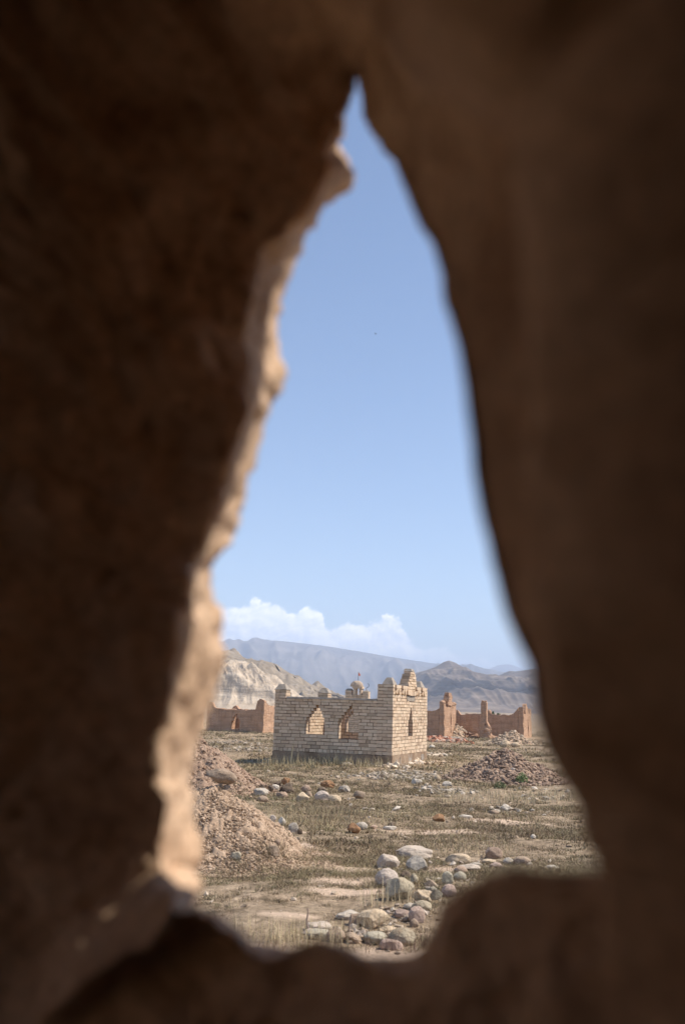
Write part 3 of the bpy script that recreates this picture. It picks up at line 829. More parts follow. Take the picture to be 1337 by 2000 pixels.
def tomb():
    L1, L2, T = 3.65, 4.05, .3
    TF = .47                                            # the facade is thicker and taller
    root = empty('brick_tomb', tuple(B0)); tag(root, 'roofless pale brick tomb with pointed windows in the middle of the field', 'tomb')
    O = np.zeros(3); UR = -ULEFT
    zb, zt = .375, 1.9
    nz = 16
    hs = np.linspace(.104, .086, nz); hs *= (zt - zb) / hs.sum()
    zc = zb + np.concatenate([[0], np.cumsum(hs)])
    low = [(zc[i], zc[i + 1]) for i in range(nz)]
    nf = 5; zf = np.linspace(zt, 2.37, nf + 1)
    high = low + [(zf[i], zf[i + 1]) for i in range(nf)]
    def pt(c, half, sill, spring, apex, skew=0.0):
        def f(z):
            if z < sill or z > apex: return []
            if z < spring: return [(c - half, c + half)]
            k = 1 - (z - spring) / (apex - spring)
            return [(c + skew * (1 - k) - half * k, c + skew * (1 - k) + half * k)]
        return f
    # u measured from the left end of the long walls
    w1, w2 = pt(1.29, .31, .85, 1.28, 1.75, .07), pt(2.32, .32, .83, 1.28, 1.75, .07)
    lenF = L1 - TF
    left_end = ULEFT * L1
    front = brick_wall(root, left_end, UR, UBACK, lenF, T, low, lambda z: w1(z) + w2(z), header=(0,), name='front_wall')
    brick_wall(root, left_end + UBACK * (L2 - T), UR, UBACK, lenF, T, low, lambda z: w1(z) + w2(z), header=(0,), name='back_wall')
    wl = pt((L2 - 2 * T) / 2, .24, .86, 1.3, 1.75)
    brick_wall(root, left_end + UBACK * T, UBACK, UR, L2 - 2 * T, T, low, wl, header=(0,), name='end_wall')
    lanc = pt(1.98, .27, .87, 1.28, 1.80, .06)
    def fac(z):
        h = lanc(z)
        return h
    fa = brick_wall(root, O, UBACK, ULEFT, L2, TF, high, fac, brick=.27, wythes=2, header=(0,), name='facade')
    # recessed tablet under the arch of the facade: pale panel in a dark frame, and the band of slanted bricks
    def fp(v, z, out=0.0): return UBACK * v + ULEFT * (-out) + np.array([0, 0, z])
    def slab(b, v0, v1, z0, z1, o0, o1, col):
        pts = [fp(v0, z0, o0), fp(v1, z0, o0), fp(v1, z0, o1), fp(v0, z0, o1), fp(v0, z1, o0), fp(v1, z1, o0), fp(v1, z1, o1), fp(v0, z1, o1)]
        b.raw(pts, BOXF, col)
    bx = Boxes()
    slab(bx, 1.5, 2.42, 1.93, 2.075, .002, .014, (.62, .56, .49))
    bx.build('tablet', M['cap'], fa)
    bx = Boxes()
    for i in range(11):
        v = 1.46 + i * .094
        sag = .035 * (1 - ((i - 5) / 5.5) ** 2)
        slab(bx, v, v + .086, 2.10 - sag + .02, 2.225 - sag + .02, .0, .055, bcol())
    bx.build('arch_band', M['brick'], fa)
    for v in (.28, .98, 2.62, 3.32):                    # zigzag of slanted bricks
        bx = Boxes()
        for sgn in (-1, 1):
            c = v + .12 + sgn * .1
            tl = sgn * .55
            pts = []
            for o0 in (0,):
                pass
            q = []
            for (a, z) in ((-.045, -.1), (.045, -.1), (.045, .1), (-.045, .1)):
                aa = a * math.cos(tl) - z * math.sin(tl); zz = a * math.sin(tl) + z * math.cos(tl)
                q.append((c + aa, 2.2 + zz))
            pts = [fp(q[0][0], q[0][1], 0), fp(q[1][0], q[1][1], 0), fp(q[1][0], q[1][1], .05), fp(q[0][0], q[0][1], .05),
                   fp(q[3][0], q[3][1], 0), fp(q[2][0], q[2][1], 0), fp(q[2][0], q[2][1], .05), fp(q[3][0], q[3][1], .05)]
            bx.raw(pts, BOXF, bcol())
        slab(bx, v - .1, v + .34, 2.27, 2.362, 0, .056, bcol())
        bx.build('zigzag_frieze', M['brick'], fa)
    # plinth
    b = Boxes()
    zg = -.5
    def wallbox(o, du, dn, l, t, z0, z1, ins=-.012):
        v = []
        for z in (z0, z1):
            for s, n_ in ((ins, ins), (l - ins, ins), (l - ins, t - ins), (ins, t - ins)):
                v.append(o + du * s + dn * n_ + np.array([0, 0, z]))
        b.raw(v, BOXF)
    wallbox(left_end, UR, UBACK, lenF - .04, T, zg, zb - .002)
    wallbox(left_end + UBACK * (L2 - T), UR, UBACK, lenF - .04, T, zg, zb - .002)
    wallbox(left_end + UBACK * (T + .02), UBACK, UR, L2 - 2 * T - .04, T, zg, zb - .002)
    wallbox(O, UBACK, ULEFT, L2, TF, zg, zb - .002)
    pl = b.build('plinth', M['plinth'], root); roughen(pl, .012, 3, 7)
    b = Boxes()
    for (v, w, z0, z1) in ((.42, .1, .0, .26), (.8, .08, .05, .3), (1.75, .36, .05, .36), (3.3, .3, .1, .3)):
        b = Boxes(); slab(b, v, v + w, z0, z1, .005, .022, (1, 1, 1))
        pp = b.build('plaster_patch', M['cap'], pl); roughen(pp, .012, 7, 3)
    # coping of mud over the low walls
    b = Boxes()
    def cope(o, du, dn, l, t):
        v = []
        n = 24
        for i in range(n):
            s0, s1 = l * i / n, l * (i + 1) / n
            k0, k1 = rng.uniform(0, .012, 2)
            q = []
            for z in (zt - .004, zt + .045):
                e = .03 if z < zt + .01 else .012
                for s, n_ in ((s0, -e), (s1, -e), (s1, t + e), (s0, t + e)):
                    q.append(o + du * s + dn * n_ + np.array([0, 0, z + (k0 if z > zt else 0)]))
            b.raw(q, BOXF)
    cope(left_end + UR * .38, UR, UBACK, lenF - .40, T)
    cope(left_end + UBACK * (L2 - T) + UR * .38, UR, UBACK, lenF - .40, T)
    cope(left_end + UBACK * .38, UBACK, UR, L2 - .76, T)
    b.build('coping', M['coping'], root)
    # corner posts at the low end, with pyramid caps
    def post(o, du, dn, top, name='corner_post'):
        p = Boxes(); zs = np.linspace(zt, top, 4)
        fr = np.array([du, dn, [0, 0, 1]])
        for i in range(3):
            for k, (a, c) in enumerate(((0, .2), (.2, .36)) if i % 2 else ((0, .14), (.14, .36))):
                p.add((a + .003, .0, zs[i] + .005), (c - .004, .34, zs[i + 1] - .005), bcol(), .003)
        p.add((.015, .015, zt - .01), (.345, .325, top - .003), (.25, .18, .12))
        p.V = [v @ fr + o for v in p.V]
        po = p.build(name, M['brick'], root)
        c = Boxes(); frustum(c, o + du * .18 + dn * .17 + np.array([0, 0, top]), du, dn, .195, .185, .42, .17)
        co = c.build('pyramid_cap', M['cap'], po); roughen(co, .01, 6, 3)
    post(left_end, UR, UBACK, 2.15)
    post(left_end + UBACK * L2, UR, -UBACK, 2.13)
    # stubs on the back wall seen over the coping
    # caps on the facade
    b = Boxes()
    frustum(b, UBACK * .22 + ULEFT * .17 + np.array([0, 0, 2.37]), UBACK, ULEFT, .21, .165, .45, .2)
    o_ = b.build('pyramid_cap', M['cap'], fa); roughen(o_, .008, 6, 3)
    b = Boxes()
    frustum(b, UBACK * (L2 - .5) + ULEFT * .17 + np.array([0, 0, 2.37]), UBACK, ULEFT, .25, .165, .45, .2)
    o_ = b.build('pyramid_cap', M['cap'], fa); roughen(o_, .008, 6, 3)
    # stepped crown
    b = Boxes()
    fr = np.array([UBACK, ULEFT, [0, 0, 1]])
    zs = 2.37
    VC = 2.18
    for i, (hv, th_) in enumerate(((.50, .31), (.47, .285), (.43, .27), (.38, .26), (.32, .25), (.26, .23))):
        hgt = .075
        k = max(2, int(round(hv * 2 / .24)))
        es = np.linspace(-hv, hv, k + 1)
        for j in range(k):
            b.add((VC + es[j] + .006, .0 + rng.normal(0, .006), zs + .006), (VC + es[j + 1] - .006, th_ + rng.normal(0, .008), zs + hgt - .005), bcol(), .004)
        b.add((VC - hv + .02, .02, zs - .004), (VC + hv - .02, th_ - .02, zs + hgt), (.26, .18, .12))
        zs += hgt
    b.V = [v @ fr for v in b.V]
    cr = b.build('crown', M['brick'], fa)
    b = Boxes(); frustum(b, UBACK * VC + ULEFT * .115 + np.array([0, 0, zs - .002]), UBACK, ULEFT, .22, .115, .75, .075)
    o_ = b.build('cap_stone', M['cap'], cr); roughen(o_, .018, 6, 3)
    # straw heap inside, seen through the right window
tomb()

# second small tomb far behind, only its crowned facade shows over the wall
def little_tomb():
    Yk = 52.0
    p = at(696, 1364, Yk); g0 = ground_h(p[0], p[1])
    root = empty('brick_tomb', (p[0], p[1], float(g0))); tag(root, 'small domed brick tomb with a red flag, behind the big brick tomb', 'tomb')
    UR = -ULEFT
    o = ULEFT * .62
    courses = [(z, z + .1) for z in np.arange(-.2, 2.24, .1)]
    w = brick_wall(root, o, UR, UBACK, 1.24, .34, courses, lambda z: [], name='facade')
    b = Boxes(); fr = np.array([UR, UBACK, [0, 0, 1]])
    for u0, u1, z1 in ((.0, .34, 2.5), (.43, .57, 2.62), (.74, .86, 2.62), (.92, 1.24, 2.47)):
        z = 2.25
        while z < z1 - .02:
            b.add((u0, 0.005, z), (u1, .335, min(z + .088, z1)), bcol(), .003); z += .095
    b.add((.36, -.01, 2.62), (.9, .35, 2.72), bcol(), .004)
    b.V = [v @ fr + o for v in b.V]
    tw = b.build('turret', M['brick'], root)
    b = Boxes()
    frustum(b, o + UR * .17 + UBACK * .17 + np.array([0, 0, 2.5]), UR, UBACK, .18, .18, .5, .11)
    b.build('pyramid_cap', M['cap'], tw); b = Boxes()
    frustum(b, o + UR * 1.08 + UBACK * .17 + np.array([0, 0, 2.47]), UR, UBACK, .17, .18, .5, .06)
    b.build('pyramid_cap', M['cap'], tw)
    V = S2V * np.array([.35, .2, .3]); V[:, 2] = np.maximum(V[:, 2], -.02); V = V[:, :1] * UR + V[:, 1:2] * UBACK + V[:, 2:] * np.array([0, 0, 1])
    V = V * (1 + .05 * fbm(V[:, 0] * 9, V[:, 1] * 9, V[:, 2] * 9, 3)[:, None]) + o + UR * .56 + UBACK * .17 + np.array([0, 0, 2.73])
    dm = mk('dome', V, S2F, M['brick'], tw, col=np.tile((.52, .40, .3), (len(V), 1)))
    c = o + UR * .63 + UBACK * .17
    v, f = tube([c + np.array([0, 0, 2.95]), c + np.array([0, 0, 3.2]), c + np.array([0, 0, 3.46])], [.012, .01, .008], 6)
    fp = mk('flagpole', v, f, M['metal'], root)
    fl = [c + np.array([0, 0, 3.28]), c + np.array([.07, 0, 3.25]), c + np.array([.12, .03, 3.31]), c + np.array([.06, .02, 3.40]), c + np.array([0, 0, 3.46])]
    fl2 = [q + np.array([0, .006, 0]) for q in fl]
    mk('flag', fl + fl2, [(0, 1, 2, 3, 4), (9, 8, 7, 6, 5), (0, 5, 6, 1), (1, 6, 7, 2), (2, 7, 8, 3), (3, 8, 9, 4), (4, 9, 5, 0)], M['flag'], fp)
    c2 = o + UR * 1.08 + UBACK * .17 + np.array([0, 0, 2.53])
    pts = [c2, c2 + np.array([0, 0, .14])] + [c2 + np.array([.02 + .11 * math.sin(t), 0, .26 - .11 * math.cos(t)]) for t in np.linspace(.2, 2.7, 9)]
    v, f = tube(pts, [.012] * len(pts), 5)
    mk('crescent', v, f, M['metal'], root)
little_tomb()

# ------------------------------------------------------------------ adobe ruins
def adobe(parent, org, du, dn, length, thick, top, name, hole=None, cell=.09, z0=-.35, rough=.022, mat='adobe', lean=.03):
    """a mud wall: top is [(s, z)...]; hole(s, z) true where it is open"""
    ss = np.array([t[0] for t in top]); zz = np.array([t[1] for t in top])
    n = max(4, int(length / cell)); s = np.linspace(0, length, n + 1)
    tz = np.interp(s, ss, zz) + .018 * fbm(s * 5, s * 0 + length * 7, 3.0, 3)
    m = max(6, int((zz.max() - z0) / cell)); r = np.linspace(0, 1, m + 1)
    Z = z0 + (tz[None, :] - z0) * r[:, None]; S_ = np.tile(s, (m + 1, 1))
    solid = np.ones((m, n), bool)
    if hole is not None:
        zc = (Z[:-1, :-1] + Z[1:, 1:]) / 2; scn = (S_[:-1, :-1] + S_[1:, 1:]) / 2
        for i in range(m):
            for j in range(n):
                if hole(scn[i, j], zc[i, j]): solid[i, j] = False
    nv = (m + 1) * (n + 1)
    b = lean * thick * 3 * r[:, None] + 0 * S_
    V = []
    for side, t in ((0, b), (1, thick - b)):
        P = org + S_[..., None] * du + t[..., None] * dn + Z[..., None] * np.array([0, 0, 1])
        V.append(P.reshape(-1, 3))
    V = np.concatenate(V)
    dsp = np.stack([fbm(V[:, 0] * 3.1 + k * 19, V[:, 1] * 3.1, V[:, 2] * 3.1, 3) for k in range(3)], -1) * rough
    V = V + dsp
    F = []
    def idx(i, j, s_): return s_ * nv + i * (n + 1) + j
    for i in range(m):
        for j in range(n):
            if not solid[i, j]: continue
            F.append((idx(i, j, 0), idx(i, j + 1, 0), idx(i + 1, j + 1, 0), idx(i + 1, j, 0)))
            F.append((idx(i, j, 1), idx(i + 1, j, 1), idx(i + 1, j + 1, 1), idx(i, j + 1, 1)))
            if i == m - 1 or not solid[i + 1, j]: F.append((idx(i + 1, j, 0), idx(i + 1, j + 1, 0), idx(i + 1, j + 1, 1), idx(i + 1, j, 1)))
            if i == 0 or not solid[i - 1, j]: F.append((idx(i, j, 0), idx(i, j, 1), idx(i, j + 1, 1), idx(i, j + 1, 0)))
            if j == n - 1 or not solid[i, j + 1]: F.append((idx(i, j + 1, 0), idx(i, j + 1, 1), idx(i + 1, j + 1, 1), idx(i + 1, j + 1, 0)))
            if j == 0 or not solid[i, j - 1]: F.append((idx(i, j, 0), idx(i + 1, j, 0), idx(i + 1, j, 1), idx(i, j, 1)))
    return mk(name, V, np.array(F), M[mat], parent)

def lump_on(parent, name, c, size, mat='adobe', amp=.1):
    V = S2V * np.array(size)
    V = V * (1 + amp * fbm(V[:, 0] * 5 + c[0], V[:, 1] * 5, V[:, 2] * 5, 3)[:, None]) + c
    return mk(name, V, S2F, M[mat], parent, smooth=False)

URT = -ULEFT
def ruin_left():
    q = gpt(513, 1432.5); L = 3.75
    root = empty('adobe_ruin', (q[0], q[1], 0)); tag(root, 'low red adobe ruin with an arched opening, left behind the brick tomb', 'ruin', 'red adobe ruins')
    o = ULEFT * L
    def arch(s, z):
        c = 1.93; 
        if z < .2 or z > 1.06: return False
        hw = .29 if z < .55 else .29 * (1 - (z - .55) / .52) + .03
        return abs(s - c) < hw
    adobe(root, o, URT, UBACK, L, .35, [(0, 1.5), (.06, 1.72), (.25, 1.78), (.42, 1.5), (.6, 1.36), (1.9, 1.33), (3.1, 1.34), (3.22, 1.45), (3.28, 1.86), (3.5, 2.03), (3.66, 1.95), (3.75, 1.9)], 'front_wall', arch)
    adobe(root, UBACK * .35 - URT * .35, UBACK, URT, 3.7, .35, [(0, 1.9), (.25, 1.75), (.5, 1.62), (3.2, 1.58), (3.4, 1.9), (3.7, 1.9)], 'facade')
    adobe(root, o + UBACK * .35, UBACK, URT, 3.35, .35, [(0, 1.4), (3.35, 1.35)], 'end_wall')
    bw = adobe(root, o + UBACK * 3.7 + URT * .0, URT, UBACK, 3.4, .35, [(0, 1.5), (.2, 1.6), (.4, 1.36), (3.4, 1.36)], 'back_wall')
    c = o + URT * 2.15 + UBACK * 3.85
    for k in (-.17, .17):
        lump_on(root, 'knob', c + URT * k + np.array([0, 0, 1.45]), (.17, .16, .24))
ruin_left()

def low_ruin():
    q = gpt(392, 1424)
    root = empty('mud_wall', (q[0], q[1], 0)); tag(root, 'dark low mud wall at the left rim, left of the arched adobe ruin', 'wall', 'red adobe ruins')
    adobe(root, ULEFT * 3, URT, UBACK, 3.0, .4, [(0, 1.1), (1.5, 1.0), (3, .85)], 'wall', None, rough=.04)
low_ruin()

def ruin_mid():
    q = gpt(867, 1440.5); L = 3.6
    root = empty('adobe_ruin', (q[0], q[1], 0)); tag(root, 'red adobe ruin with a stepped stone crown, just right of the brick tomb', 'ruin', 'red adobe ruins')
    adobe(root, ULEFT * L, URT, UBACK, L - .36, .35, [(0, 1.7), (1.8, 1.55), (2.7, 1.6), (3.05, 1.66), (3.24, 1.76)], 'front_wall')
    f = adobe(root, np.zeros(3), UBACK, ULEFT, 3.45, .36, [(0, 2.12), (.3, 2.16), (.42, 2.0), (.5, 1.88), (1.0, 1.88), (1.1, 1.98), (2.2, 2.0), (2.6, 1.95), (3.0, 1.9), (3.1, 2.1), (3.45, 2.05)], 'facade',
          lambda s, z: abs(s - 1.95) < .09 and .25 < z < 1.55)
    adobe(root, ULEFT * L + UBACK * 3.1, URT, UBACK, L - .36, .35, [(0, 1.6), (3.24, 1.6)], 'back_wall')
    z = 1.98
    for i, (hv, hh_) in enumerate(((.78, .13), (.7, .12), (.6, .11), (.52, .11), (.46, .11), (.40, .12), (.36, .1))):
        b = Boxes(); c = UBACK * (1.62 + .02 * i) + ULEFT * .18 + np.array([0, 0, z])
        v = []
        for zz_ in (0, hh_ - .012):
            for s1, s2 in ((-1, -1), (1, -1), (1, 1), (-1, 1)):
                v.append(c + UBACK * s1 * hv * .92 + ULEFT * s2 * (.2 - .008 * i) + np.array([0, 0, zz_]))
        b.raw(np.array(v), BOXF)
        o_ = b.build('crown_course', M['adobe'], f); roughen(o_, .035, 4, 4)
        z += hh_
    for (uu, vv, zz_) in ((.15, .18, 2.14), (3.28, .18, 2.08)):
        lump_on(f, 'post_cap', UBACK * uu + ULEFT * vv + np.array([0, 0, zz_]), (.2, .18, .14))
ruin_mid()

def ruin_right():
    q = at(1022, 1441, 66.0); L = 4.55
    root = empty('adobe_ruin', (q[0], q[1], 0)); tag(root, 'long red adobe ruin with a ragged right corner, far right by the opening rim', 'ruin', 'red adobe ruins')
    adobe(root, ULEFT * L, URT, UBACK, L - .36, .36, [(0, 1.68), (.2, 1.7), (.3, 1.5), (.4, 1.42), (1.5, 1.4), (2.0, 1.4), (3.3, 1.42), (3.6, 1.45), (3.9, 1.62), (4.05, 1.75), (4.19, 1.95)], 'front_wall')
    f = adobe(root, np.zeros(3), UBACK, ULEFT, 3.6, .36, [(0, 2.0), (.1, 1.95), (.2, 1.6), (.5, 1.55), (3.0, 1.55), (3.3, 1.95), (3.6, 1.9)], 'facade', lambda s, z: abs(s - 2.1) < .16 and .1 < z < 1.3)
    adobe(f, UBACK * 1.2 + ULEFT * .03, UBACK, ULEFT, 1.3, .3, [(0, 1.75), (.2, 2.2), (.6, 2.25), (.8, 2.05), (1.3, 1.75)], 'crown', None, z0=1.5)
    b = adobe(root, ULEFT * L + UBACK * 3.24, URT, UBACK, L - .36, .36, [(0, 1.5), (4.19, 1.45)], 'back_wall')
    lump_on(root, 'knob', ULEFT * 3.2 + UBACK * 3.4 + np.array([0, 0, 1.62]), (.16, .15, .22))
    lump_on(root, 'knob', ULEFT * 2.86 + UBACK * 3.4 + np.array([0, 0, 1.6]), (.16, .15, .2))
ruin_right()

def pillar():
    q = at(957, 1442, 63.5)
    root = empty('broken_pillar', (q[0], q[1], 0)); tag(root, 'broken adobe pillar with a crumbling foot, in front of the long adobe ruin', 'pillar')
    adobe(root, ULEFT * .75 + UBACK * 0, URT, UBACK, .75, .5, [(0, 1.0), (.3, 1.08), (.5, 1.1), (.62, .95), (.75, .7)], 'base', lambda s, z: abs(s - .5) < .09 and .78 < z < .95, rough=.07)
    adobe(root, ULEFT * .62 + UBACK * .05, URT, UBACK, .36, .42, [(0, 2.22), (.18, 2.3), (.36, 2.22)], 'shaft', None, z0=.9, rough=.02)
    for k in range(7):
        lump_on(root, 'loose_brick', ULEFT * (.3 + .05 * k) + UBACK * rng.uniform(.08, .42) + np.array([0, 0, 2.27 + rng.uniform(0, .06)]), (.07, .06, .05), amp=.3)
pillar()

# ------------------------------------------------------------------ far trees
def far_tree(px, w, h, Yt, label):
    p = at(px, 1396, Yt); p[2] = ground_h(p[0], p[1])
    top = at(px, 1396 - h, Yt)[2]; W = w * Yt / FP
    root = empty('tree', tuple(p)); tag(root, label, 'tree', 'green trees beyond the adobe walls')
    H_ = top - p[2]
    v, f = tube([np.array([0, 0, -.3]), np.array([.05, 0, H_ * .4]), np.array([0, .1, H_ * .75])], [.22, .16, .06], 7)
    mk('trunk', v, f, M['stalk'], root, col=np.tile((.12, .09, .06), (len(v), 1)))
    V = []; F = []; C = []
    for k in range(1500):
        d = rng.normal(0, 1, 3); d /= np.linalg.norm(d)
        rr = rng.uniform(.45, 1) * (1 + .25 * vn(d[0] * 2 + px, d[1] * 2, d[2] * 2))
        c = np.array([0, 0, H_ * .6]) + d * rr * np.array([W / 2, W / 2, H_ * .42])
        a = rng.normal(0, 1, 3); a /= np.linalg.norm(a); b = np.cross(a, rng.normal(0, 1, 3)); b /= np.linalg.norm(b)
        s = rng.uniform(.1, .22); i = len(V)
        V += [c - a * s, c + b * s * .6, c + a * s, c - b * s * .6]; F.append((i, i + 1, i + 2, i + 3)); C += [np.array((.075, .125, .045)) * rng.uniform(.6, 1.4)] * 4
    mk('crown', V, F, M['stalk'], root, col=np.array(C))
far_tree(960, 11, 5.5, 190, 'round green tree beyond the long adobe wall, right beside the broken pillar')
far_tree(973, 10, 4, 200, 'lower green tree beyond the long adobe wall, farther from the pillar')
far_tree(951, 8, 3.5, 215, 'small green tree mostly hidden behind the broken pillar')

# ------------------------------------------------------------------ bird
p = at(733, 652, 150.0)
V = []; F = []
sec = [(-.11, .004, .004), (-.06, .02, .014), (0, .034, .03), (.06, .026, .026), (.09, .02, .02), (.115, .004, .004)]
for x_, w_, h_ in sec:
    for k in range(8):
        V.append((x_, w_ * math.cos(k * math.pi / 4), h_ * math.sin(k * math.pi / 4)))
F = [tuple(f) for f in grid_faces(6, 8, True)]
for sgn in (-1, 1):
    i = len(V)
    V += [(.05, .02 * sgn, .012), (-.04, .02 * sgn, .012), (-.035, .12 * sgn, .06), (.03, .13 * sgn, .065), (-.05, .24 * sgn, .03), (-.01, .23 * sgn, .035)]
    V += [(a, b, c - .008) for a, b, c in V[i:i + 6]]
    for f in ((0, 1, 2, 3), (3, 2, 4, 5)):
        F.append(tuple(i + q for q in f)); F.append(tuple(i + 6 + q for q in f[::-1]))
    for a, b in ((1, 2), (2, 4), (4, 5), (5, 3), (3, 0)):
        F.append((i + a, i + b, i + b + 6, i + a + 6))
bd = mk('bird', V, F, M['bird'], loc=tuple(p)); bd.rotation_euler = (R(48), R(-14), R(25)); bd.scale = (1.25, 1.25, 1.25)
tag(bd, 'tiny dark bird gliding in the blue sky', 'bird')

# ------------------------------------------------------------------ hills and mountains
def hill(name, label, D, sky, mat, depth, foot, rough, gully, ncol=260, nrow=70, shape=1.0, back=1.2, seed=0, steep=None, fine=.12):
    """skyline (px, py) seen at distance D; the slope comes down towards the viewer over `depth` metres"""
    P = np.array([at(px, py, D) for px, py in sky])
    xs = np.linspace(P[0, 0], P[-1, 0], ncol)
    top = np.interp(xs, P[:, 0], P[:, 2])
    t = np.concatenate([np.linspace(0, 1, nrow), 1 + np.linspace(.04, 1, nrow // 3) ** 1.0 * back])
    T, X = np.meshgrid(t, xs, indexing='ij'); TOP = np.tile(top, (len(t), 1))
    f = np.where(T <= 1, steep(T) if steep else T ** shape, np.clip(1 - ((T - 1) / back) ** 1.4, 0, 1))
    Y = D - depth + depth * T + depth * .25 * fbm(X / depth * 1.3 + seed, T * 1.5, 3.0 + seed, 3) * 4 * np.clip(T * (1 - T), 0, 1)
    H_ = TOP.max()
    env = np.clip(f, 0, 1) ** .6 * (1 - .96 * np.exp(-((T - 1) / .24) ** 2))
    n1 = fbm(X / depth * 3 + seed * 7, T * 3, 1.0, 4)
    n2 = ridged(X / depth * gully + .35 * n1 + seed * 3, T * 2.2, 2.0 + seed, 4)
    Z = foot + (TOP - foot) * f + H_ * rough * env * (n1 * .6 + n2 * .8 - .45)
    Z += H_ * rough * fine * (1 - .93 * np.exp(-((T - 1) / .16) ** 2)) * ridged(X / depth * gully * 3.2 + .6 * n1, T * 7, 4.0 + seed, 3) * np.clip(f * 4, 0, 1) * (.35 + .65 * (env > .3))
    Z = np.where((T == 0) | (T == t[-1]), foot - H_ * .08, Z)
    ez = np.minimum(np.arange(ncol), np.arange(ncol)[::-1]); e = sstep(0, 6, ez)
    o = mk(name, np.stack([X, Y, Z], -1), grid_faces(len(t), ncol)[:, ::-1].copy(), M[mat], smooth=True)
    if label: tag(o, label)
    tag(o, kind='structure')
    return o
hill('cliff', 'pale whitish eroded cliff on the left behind the arched ruin', 520, [(120, 1372), (250, 1330), (330, 1310), (400, 1296), (428, 1291), (450, 1289), (478, 1291), (500, 1304), (520, 1317), (545, 1334), (568, 1351), (588, 1364), (610, 1376), (640, 1382)],
     'cliff', 60, -1, .17, 4.0, 480, 110, 1, 1.4, 1, steep=lambda T: .55 * sstep(.0, .45, T) + .45 * T ** .9)
hill('hill', 'brown dry ridge rising behind the whitish cliff', 900, [(60, 1352), (200, 1300), (330, 1280), (400, 1274), (432, 1272), (447, 1269), (462, 1280), (490, 1289), (520, 1291), (540, 1297), (560, 1311), (590, 1325), (620, 1345), (650, 1358), (680, 1373), (720, 1385)],
     'hill', 260, -2, .24, 6.0, 420, 90, .8, 1.2, 2, fine=.25)
hill('hill', 'grey brown layered hills with a pointed peak on the right', 2300, [(640, 1387), (700, 1380), (760, 1362), (800, 1325), (822, 1312), (850, 1303), (866, 1293), (876, 1290), (888, 1294), (905, 1303), (925, 1312), (945, 1317), (965, 1321), (985, 1324), (1003, 1315), (1022, 1309), (1045, 1306), (1080, 1315), (1140, 1330), (1220, 1345), (1340, 1360), (1500, 1392)],
     'layer', 1000, -4, .26, 7.0, 620, 130, 1.15, 1.0, 3, fine=.26, steep=lambda T: .25 * sstep(.05, .3, T) + .3 * sstep(.4, .62, T) + .45 * sstep(.6, 1.05, T) / sstep(.6, 1.05, np.array(1.0)))
hill('mountain', 'long blue flat-topped mountain range across the horizon', 7000, [(-500, 1330), (-200, 1290), (100, 1262), (300, 1256), (432, 1252), (470, 1252), (500, 1250), (540, 1251), (580, 1255), (640, 1263), (700, 1272), (760, 1281), (810, 1289), (850, 1295), (900, 1299), (960, 1308), (1050, 1330), (1200, 1360), (1400, 1395)],
     'range', 3000, -10, .25, 6.0, 700, 140, 1, .5, 4, fine=.3, steep=lambda T: .35 * T + .4 * sstep(.42, .66, T) + .25 * sstep(.6, 1.02, T))
hill('mountain', 'faint blue jagged peaks far right behind the layered hills', 10500, [(760, 1345), (840, 1310), (880, 1301), (905, 1297), (922, 1298), (937, 1304), (948, 1310), (958, 1305), (972, 1299), (990, 1297), (1005, 1300), (1018, 1306), (1040, 1312), (1080, 1318), (1150, 1330), (1300, 1350), (1500, 1385)],
     'range', 2600, -10, .2, 5.0, 320, 80, .9, .5, 5)

# ------------------------------------------------------------------ the dark mud chamber with the ragged opening
LB = [(689, 140), (683, 165), (674, 205), (668, 250), (654, 284), (692, 335), (674, 366), (640, 395), (602, 448), (576, 495), (560, 545), (545, 610), (541, 660), (558, 720), (547, 755), (525, 805), (510, 850), (490, 940), (478, 990), (452, 1055), (440, 1078), (404, 1102), (415, 1150), (429, 1200), (437, 1258), (432, 1310), (412, 1360), (400, 1400), (385, 1450), (373, 1500), (369, 1545), (388, 1620), (393, 1680), (385, 1740), (384, 1775)]
LA = [(685, 145), (676, 165), (664, 200), (655, 250), (640, 295), (650, 320), (632, 350), (612, 400), (556, 455), (515, 500), (503, 560), (494, 620), (488, 690), (486, 740), (480, 790), (465, 840), (445, 900), (418, 990), (405, 1040), (395, 1085), (388, 1100), (382, 1120), (376, 1170), (368, 1215), (360, 1270), (345, 1310), (330, 1360), (322, 1410), (312, 1460), (305, 1510), (318, 1560), (315, 1620), (305, 1680), (310, 1740), (335, 1778)]
BT = [(400, 1778), (430, 1790), (458, 1812), (490, 1840), (520, 1849), (560, 1851), (600, 1841), (640, 1842), (690, 1858), (720, 1869), (760, 1871), (800, 1861), (825, 1842), (842, 1800), (860, 1767), (900, 1737), (950, 1713), (1010, 1699), (1080, 1699), (1150, 1700), (1205, 1698)]
RT = [(1232, 1668), (1205, 1622), (1142, 1572), (1098, 1525), (1066, 1465), (1042, 1400), (1035, 1310), (1010, 1250), (985, 1190), (965, 1110), (945, 1020), (926, 930), (918, 850), (912, 770), (900, 700), (885, 640), (868, 592), (862, 530), (845, 478), (820, 440), (795, 380), (771, 320), (743, 280), (721, 250), (711, 215), (706, 175), (702, 145)]
def resample(P, n):
    P = np.array(P, float); d = np.concatenate([[0], np.cumsum(np.hypot(*np.diff(P, axis=0).T))])
    t = np.linspace(0, d[-1], n)
    return np.stack([np.interp(t, d, P[:, 0]), np.interp(t, d, P[:, 1])], -1)
